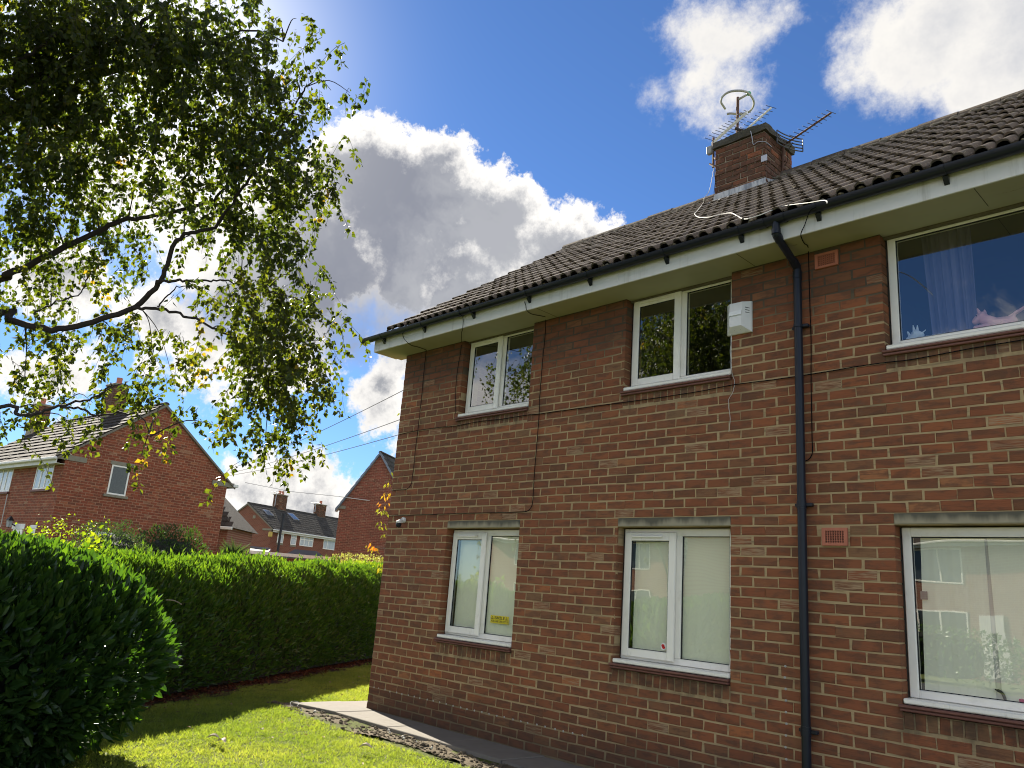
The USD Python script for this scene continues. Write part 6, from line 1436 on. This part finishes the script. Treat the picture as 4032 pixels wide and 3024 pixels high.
pp_ = on(*zc(975, 1022), 1, cy0 - 0.01); build('plate', MB().box(pp_ - [0.045, 0.008, 0.05], pp_ + [0.045, 0.006, 0.05], chamfer=0.004), M['metal'], cp_)
build('strap', MB().tube([(cx0 - .01, cy0 - .012, pp_[2]), (cx1 + .012, cy0 - .012, pp_[2]), (cx1 + .012, cy1, pp_[2])], 0.006, 4), M['rust'], cp_)

# overhead wires to the left house
for lab, (u0, v0, d0), (u1, v1, d1), sag in (('uppermost overhead wire between the left house and the near house', (905, 1846, 29.5), (1720, 1468, 13.0), 0.35), ('middle overhead wire between the left house and the near house', (905, 1862, 29.5), (1720, 1598, 13.0), 0.3), ('lowest overhead wire between the left house and the near house', (905, 1872, 29.5), (1720, 1668, 13.0), 0.25)):
    a, b = at(u0, v0, d0), at(u1, v1, d1); t = np.linspace(0, 1, 16)[:, None]
    build('overhead_wire', MB().tube(a + (b - a) * t - np.array([0, 0, 1.0]) * sag * 4 * t * (1 - t) * 0.35, 0.0065, 5), M['cable'], cat='wire', label=lab)
wa, wb = onplane(1334, 1955, hr.P - hr.d * 0.08, hr.d), onplane(1455, 1971, hr.P - hr.d * 0.10, hr.d)
build('white_cable', MB().tube([wa, wb], 0.018, 6), M['white_cable'], cat='cable', label='pale cable stretched across the upper part of the steep gable')
a, b = wa, at(965, 1900, 40.0); build('overhead_wire', MB().tube([a, (a + b) / 2 - [0, 0, .1], b], 0.008, 4), M['cable'], cat='wire', label='faint wire from the steep gable across to the left house')

# wall lamp and small fittings of the left house
wlp = onplane(97 / 2.553, 1550 + 1295 / 2.553, hl.P - hl.g * 0.2, hl.g)
la_ = thing('wall_lamp', 'black lantern beside the white door of the left house', 'lamp', wlp)
build('lantern', MB().tube([wlp - [0, 0, .14], wlp + [0, 0, .06]], [0.07, 0.10], 6), M['curtained'], la_); build('cap', MB().tube([wlp + [0, 0, .06], wlp + [0, 0, .2]], [0.13, 0.02], 6), M['black'], la_); build('arm', MB().tube([wlp + [0, 0, .0], wlp + hl.g * 0.2 - [0, 0, .1]], 0.02, 6).tube([wlp + [0, 0, -.16], wlp + [0, 0, .02]], 0.02, 6), M['black'], la_, kind='stuff')
sp = onplane(1047 / 2.553, 1550 + 1308 / 2.553, hl.P - hl.d * 0.08, hl.d)
fl = thing('floodlight', 'small dark floodlight above the painted lintel of the left gable', 'light', sp); build('head', MB().box(sp - [.06, .1, .06], sp + [.06, .1, .06], chamfer=0.02), M['rust'], fl); build('arm', MB().tube([sp, sp + hl.d * 0.09], 0.03, 6), M['black'], fl)
bx_ = onplane(850 + 545 / 2.54, 1950 + 390 / 2.54, hm.P - hm.d * 0.06, hm.d); al = thing('alarm_box', 'tiny yellow alarm box under the eave corner of the far house', 'alarm', bx_); build('cover', MB().box(bx_ - [.12, .12, .18], bx_ + [.12, .12, .18], chamfer=0.04), plain('faded_yellow', (0.50, 0.36, 0.08), 0.6), al)
build('downpipe', MB().tube([onplane(76 / 2.553, 1550 + 1010 / 2.553, hl.P - hl.g * .05, hl.g), onplane(5 / 2.553, 1550 + 1340 / 2.553, hl.P - hl.g * .05, hl.g)], 0.015, 5), M['white_cable'], cat='cable', label='thin white cable down the front of the left house between its windows')
for (u, v), d0, h in (((588 / 2.54 + 850, 1950 + 110 / 2.54), ridge_x(hm, 850 + 588 / 2.54, 1950 + 110 / 2.54), 60), ((990 / 2.54 + 850, 1950 + 165 / 2.54), ridge_x(hm, 850 + 990 / 2.54, 1950 + 165 / 2.54), 40)):
    b = onplane(u, v, hm.P + hm.g * hm.w / 2, hm.g); tpt = onplane(u + 4, v - h, hm.P + hm.g * hm.w / 2, hm.g); tpt = np.array([b[0], b[1], tpt[2]])
    t = thing('roof_aerial', f'thin aerial on a pole beside the {"left" if h == 60 else "right"} chimney of the far house', 'aerial', b)
    build('mast', MB().tube([b, tpt], 0.025, 5), M['metal'], t); build('boom', MB().tube([tpt - [0, 0, .1] - hm.d * .4, tpt - [0, 0, .1] + hm.d * .5], 0.02, 4), M['metal'], t)
    for k in range(5): q = tpt - [0, 0, .1] + hm.d * (-.35 + .2 * k); build('element', MB().tube([q - hm.g * .25, q + hm.g * .25], 0.012, 4), M['metal'], t)

# litter on the grass
M['dry_leaf'] = plain('curled_leaf', (0.50, 0.42, 0.34), 0.8, 0.3, 30.0)
def curled(name, label, u, v, L, Wd, ang, curl):
    p = on(u, v, 2, 0.008); n = 8; vv = []
    for i in range(n):
        t = i / (n - 1); w = Wd * math.sin(math.pi * (0.08 + 0.88 * t)) ** 0.7
        for s_ in (-1, 0, 1): vv.append([(t - .5) * L, s_ * w * 0.5, 0.012 + curl * abs(s_) * w * 0.55 + 0.018 * math.sin(3 * t)])
    vv = np.array(vv); c_, s0 = math.cos(ang), math.sin(ang); vv[:, :2] = vv[:, :2] @ np.array([[c_, s0], [-s0, c_]])
    build(name, MB().add(vv + p, [[3 * i + j, 3 * i + j + 1, 3 * i + j + 4, 3 * i + j + 3] for i in range(n - 1) for j in (0, 1)]), M['dry_leaf'], cat='leaf', label=label, group=None)
curled('fallen_leaf', 'curled pale brown fallen leaf on the sunny grass, left of its darker twin', 838, 2912, 0.11, 0.07, 0.9, 0.5)
curled('fallen_leaf', 'crumpled brown fallen leaf touching the pale one on the sunny grass', 872, 2928, 0.10, 0.06, 0.2, 0.6)
curled('fallen_leaf', 'pale curled leaf on the grass edge by the soil strip', 1438, 2950, 0.12, 0.07, 0.7, 0.6)
curled('fallen_leaf', 'tiny pale leaf alone in the middle of the sunny grass', 1030, 2880, 0.05, 0.03, 0.2, 0.3)
lo_ = on(1160, 2768, 2, 0.03); a = np.linspace(0.3, 5.4, 14)
build('white_tie', MB().tube(np.stack([lo_[0] + 0.05 * np.cos(a), lo_[1] + 0.05 * np.sin(a), -0.005 + 0.05 * np.abs(np.sin(a * 0.6))], 1), 0.004, 5), M['white_cable'], cat='tie', label='loop of white plastic tie at the left tip of the concrete path')
s0, s1 = on(985, 2644, 2, 0.02), on(1104, 2642, 2, 0.02)
build('stick', MB().tube(spline([s0, (s0 + s1) / 2 + [0, 0, .01], s1]), 0.009, 5), plain('pale_stick', (0.35, 0.27, 0.18), 0.8), cat='stick', label='pale bare stick lying in the dark soil under the hedge')
s0, s1 = at(655, 2362, 9.0), at(715, 2380, 9.2); build('stick', MB().tube(spline([s0, (s0 + s1) / 2 + [0, 0, .015], s1]), 0.006, 5), plain('grey_stick', (0.22, 0.18, 0.13), 0.8), cat='stick', label='thin cut twig sticking out of the near hedge end')

# ---------------------------------------------------------------- across the street, seen only in the window panes
M['road'] = plain('asphalt', (0.05, 0.05, 0.052), 0.9, 0.2, 8.0)
struct('pavement', MB().box((-60, -14.0, -0.10), (60, -12.0, 0.02)), M['slab']); struct('road', MB().box((-60, -20.5, -0.11), (60, -14.01, -0.08)), M['road'])
dS, gS = np.array([-1.0, 0, 0]), np.array([0, -1.0, 0])
M['brick_street'] = brick_along('street_brick', (1, 0, 0), (0.30, 0.12, 0.075), (0.24, 0.09, 0.06), (0.36, 0.27, 0.19))
for k, (x, lab) in enumerate(((4.0, 'brick house across the street, right of the gap, seen only reflected'), (-14.0, 'brick house across the street, left of the gap, seen only reflected'))):
    hs = Gable('street_house', lab, (x, -27.0), dS, gS, 6.2, 13.0, 4.9, 7.2, M['brick_street'])
    tn = 2.3 / 3.1
    for s_ in (0, 1):
        f = lambda a, y, z: hs.fg(np.array([[a if s_ == 0 else hs.w - a, y, z]]))[0]
        v = np.array([f(a, y, z + dz) for dz in (0.0, 0.08) for a, y, z in ((-0.35, -0.1, 4.64), (3.1, -0.1, 7.2), (3.1, 13.1, 7.2), (-0.35, 13.1, 4.64))])
        build('roof', MB().add(v, [[0, 1, 2, 3], [4, 5, 6, 7], [0, 3, 7, 4], [0, 1, 5, 4], [2, 3, 7, 6]]), M['tile_far'], hs.t)
    hs.gutter(M['white_paint'])
    for a in (1.2, 5.0, 9.0):
        hs.window('f', a, a + 1.8, 3.3, 4.5, bars=(a + 0.9,)); hs.window('f', a, a + 1.8, 0.9, 2.2, bars=(a + 0.9,))
    hs.fbox('door', 3.6, 4.5, 0.0, 2.1, -0.03, 0.02, M['white_paint'])
for x0, lab in ((-24.0, 'low clipped garden hedge across the street at its left end, seen only reflected'), (-9.0, 'low clipped garden hedge across the street in the middle, seen only reflected'), (6.0, 'low clipped garden hedge across the street at its right end, seen only reflected')):
    bush('street_hedge', lab, 'hedge', (x0 + 5, -22.0, 0.7), (6.5, 0.6, 0.85), 5000, M['laurel'], 0.12, 0.2, 0.45, 0.6, seed=3, noise=0.08, p=5)
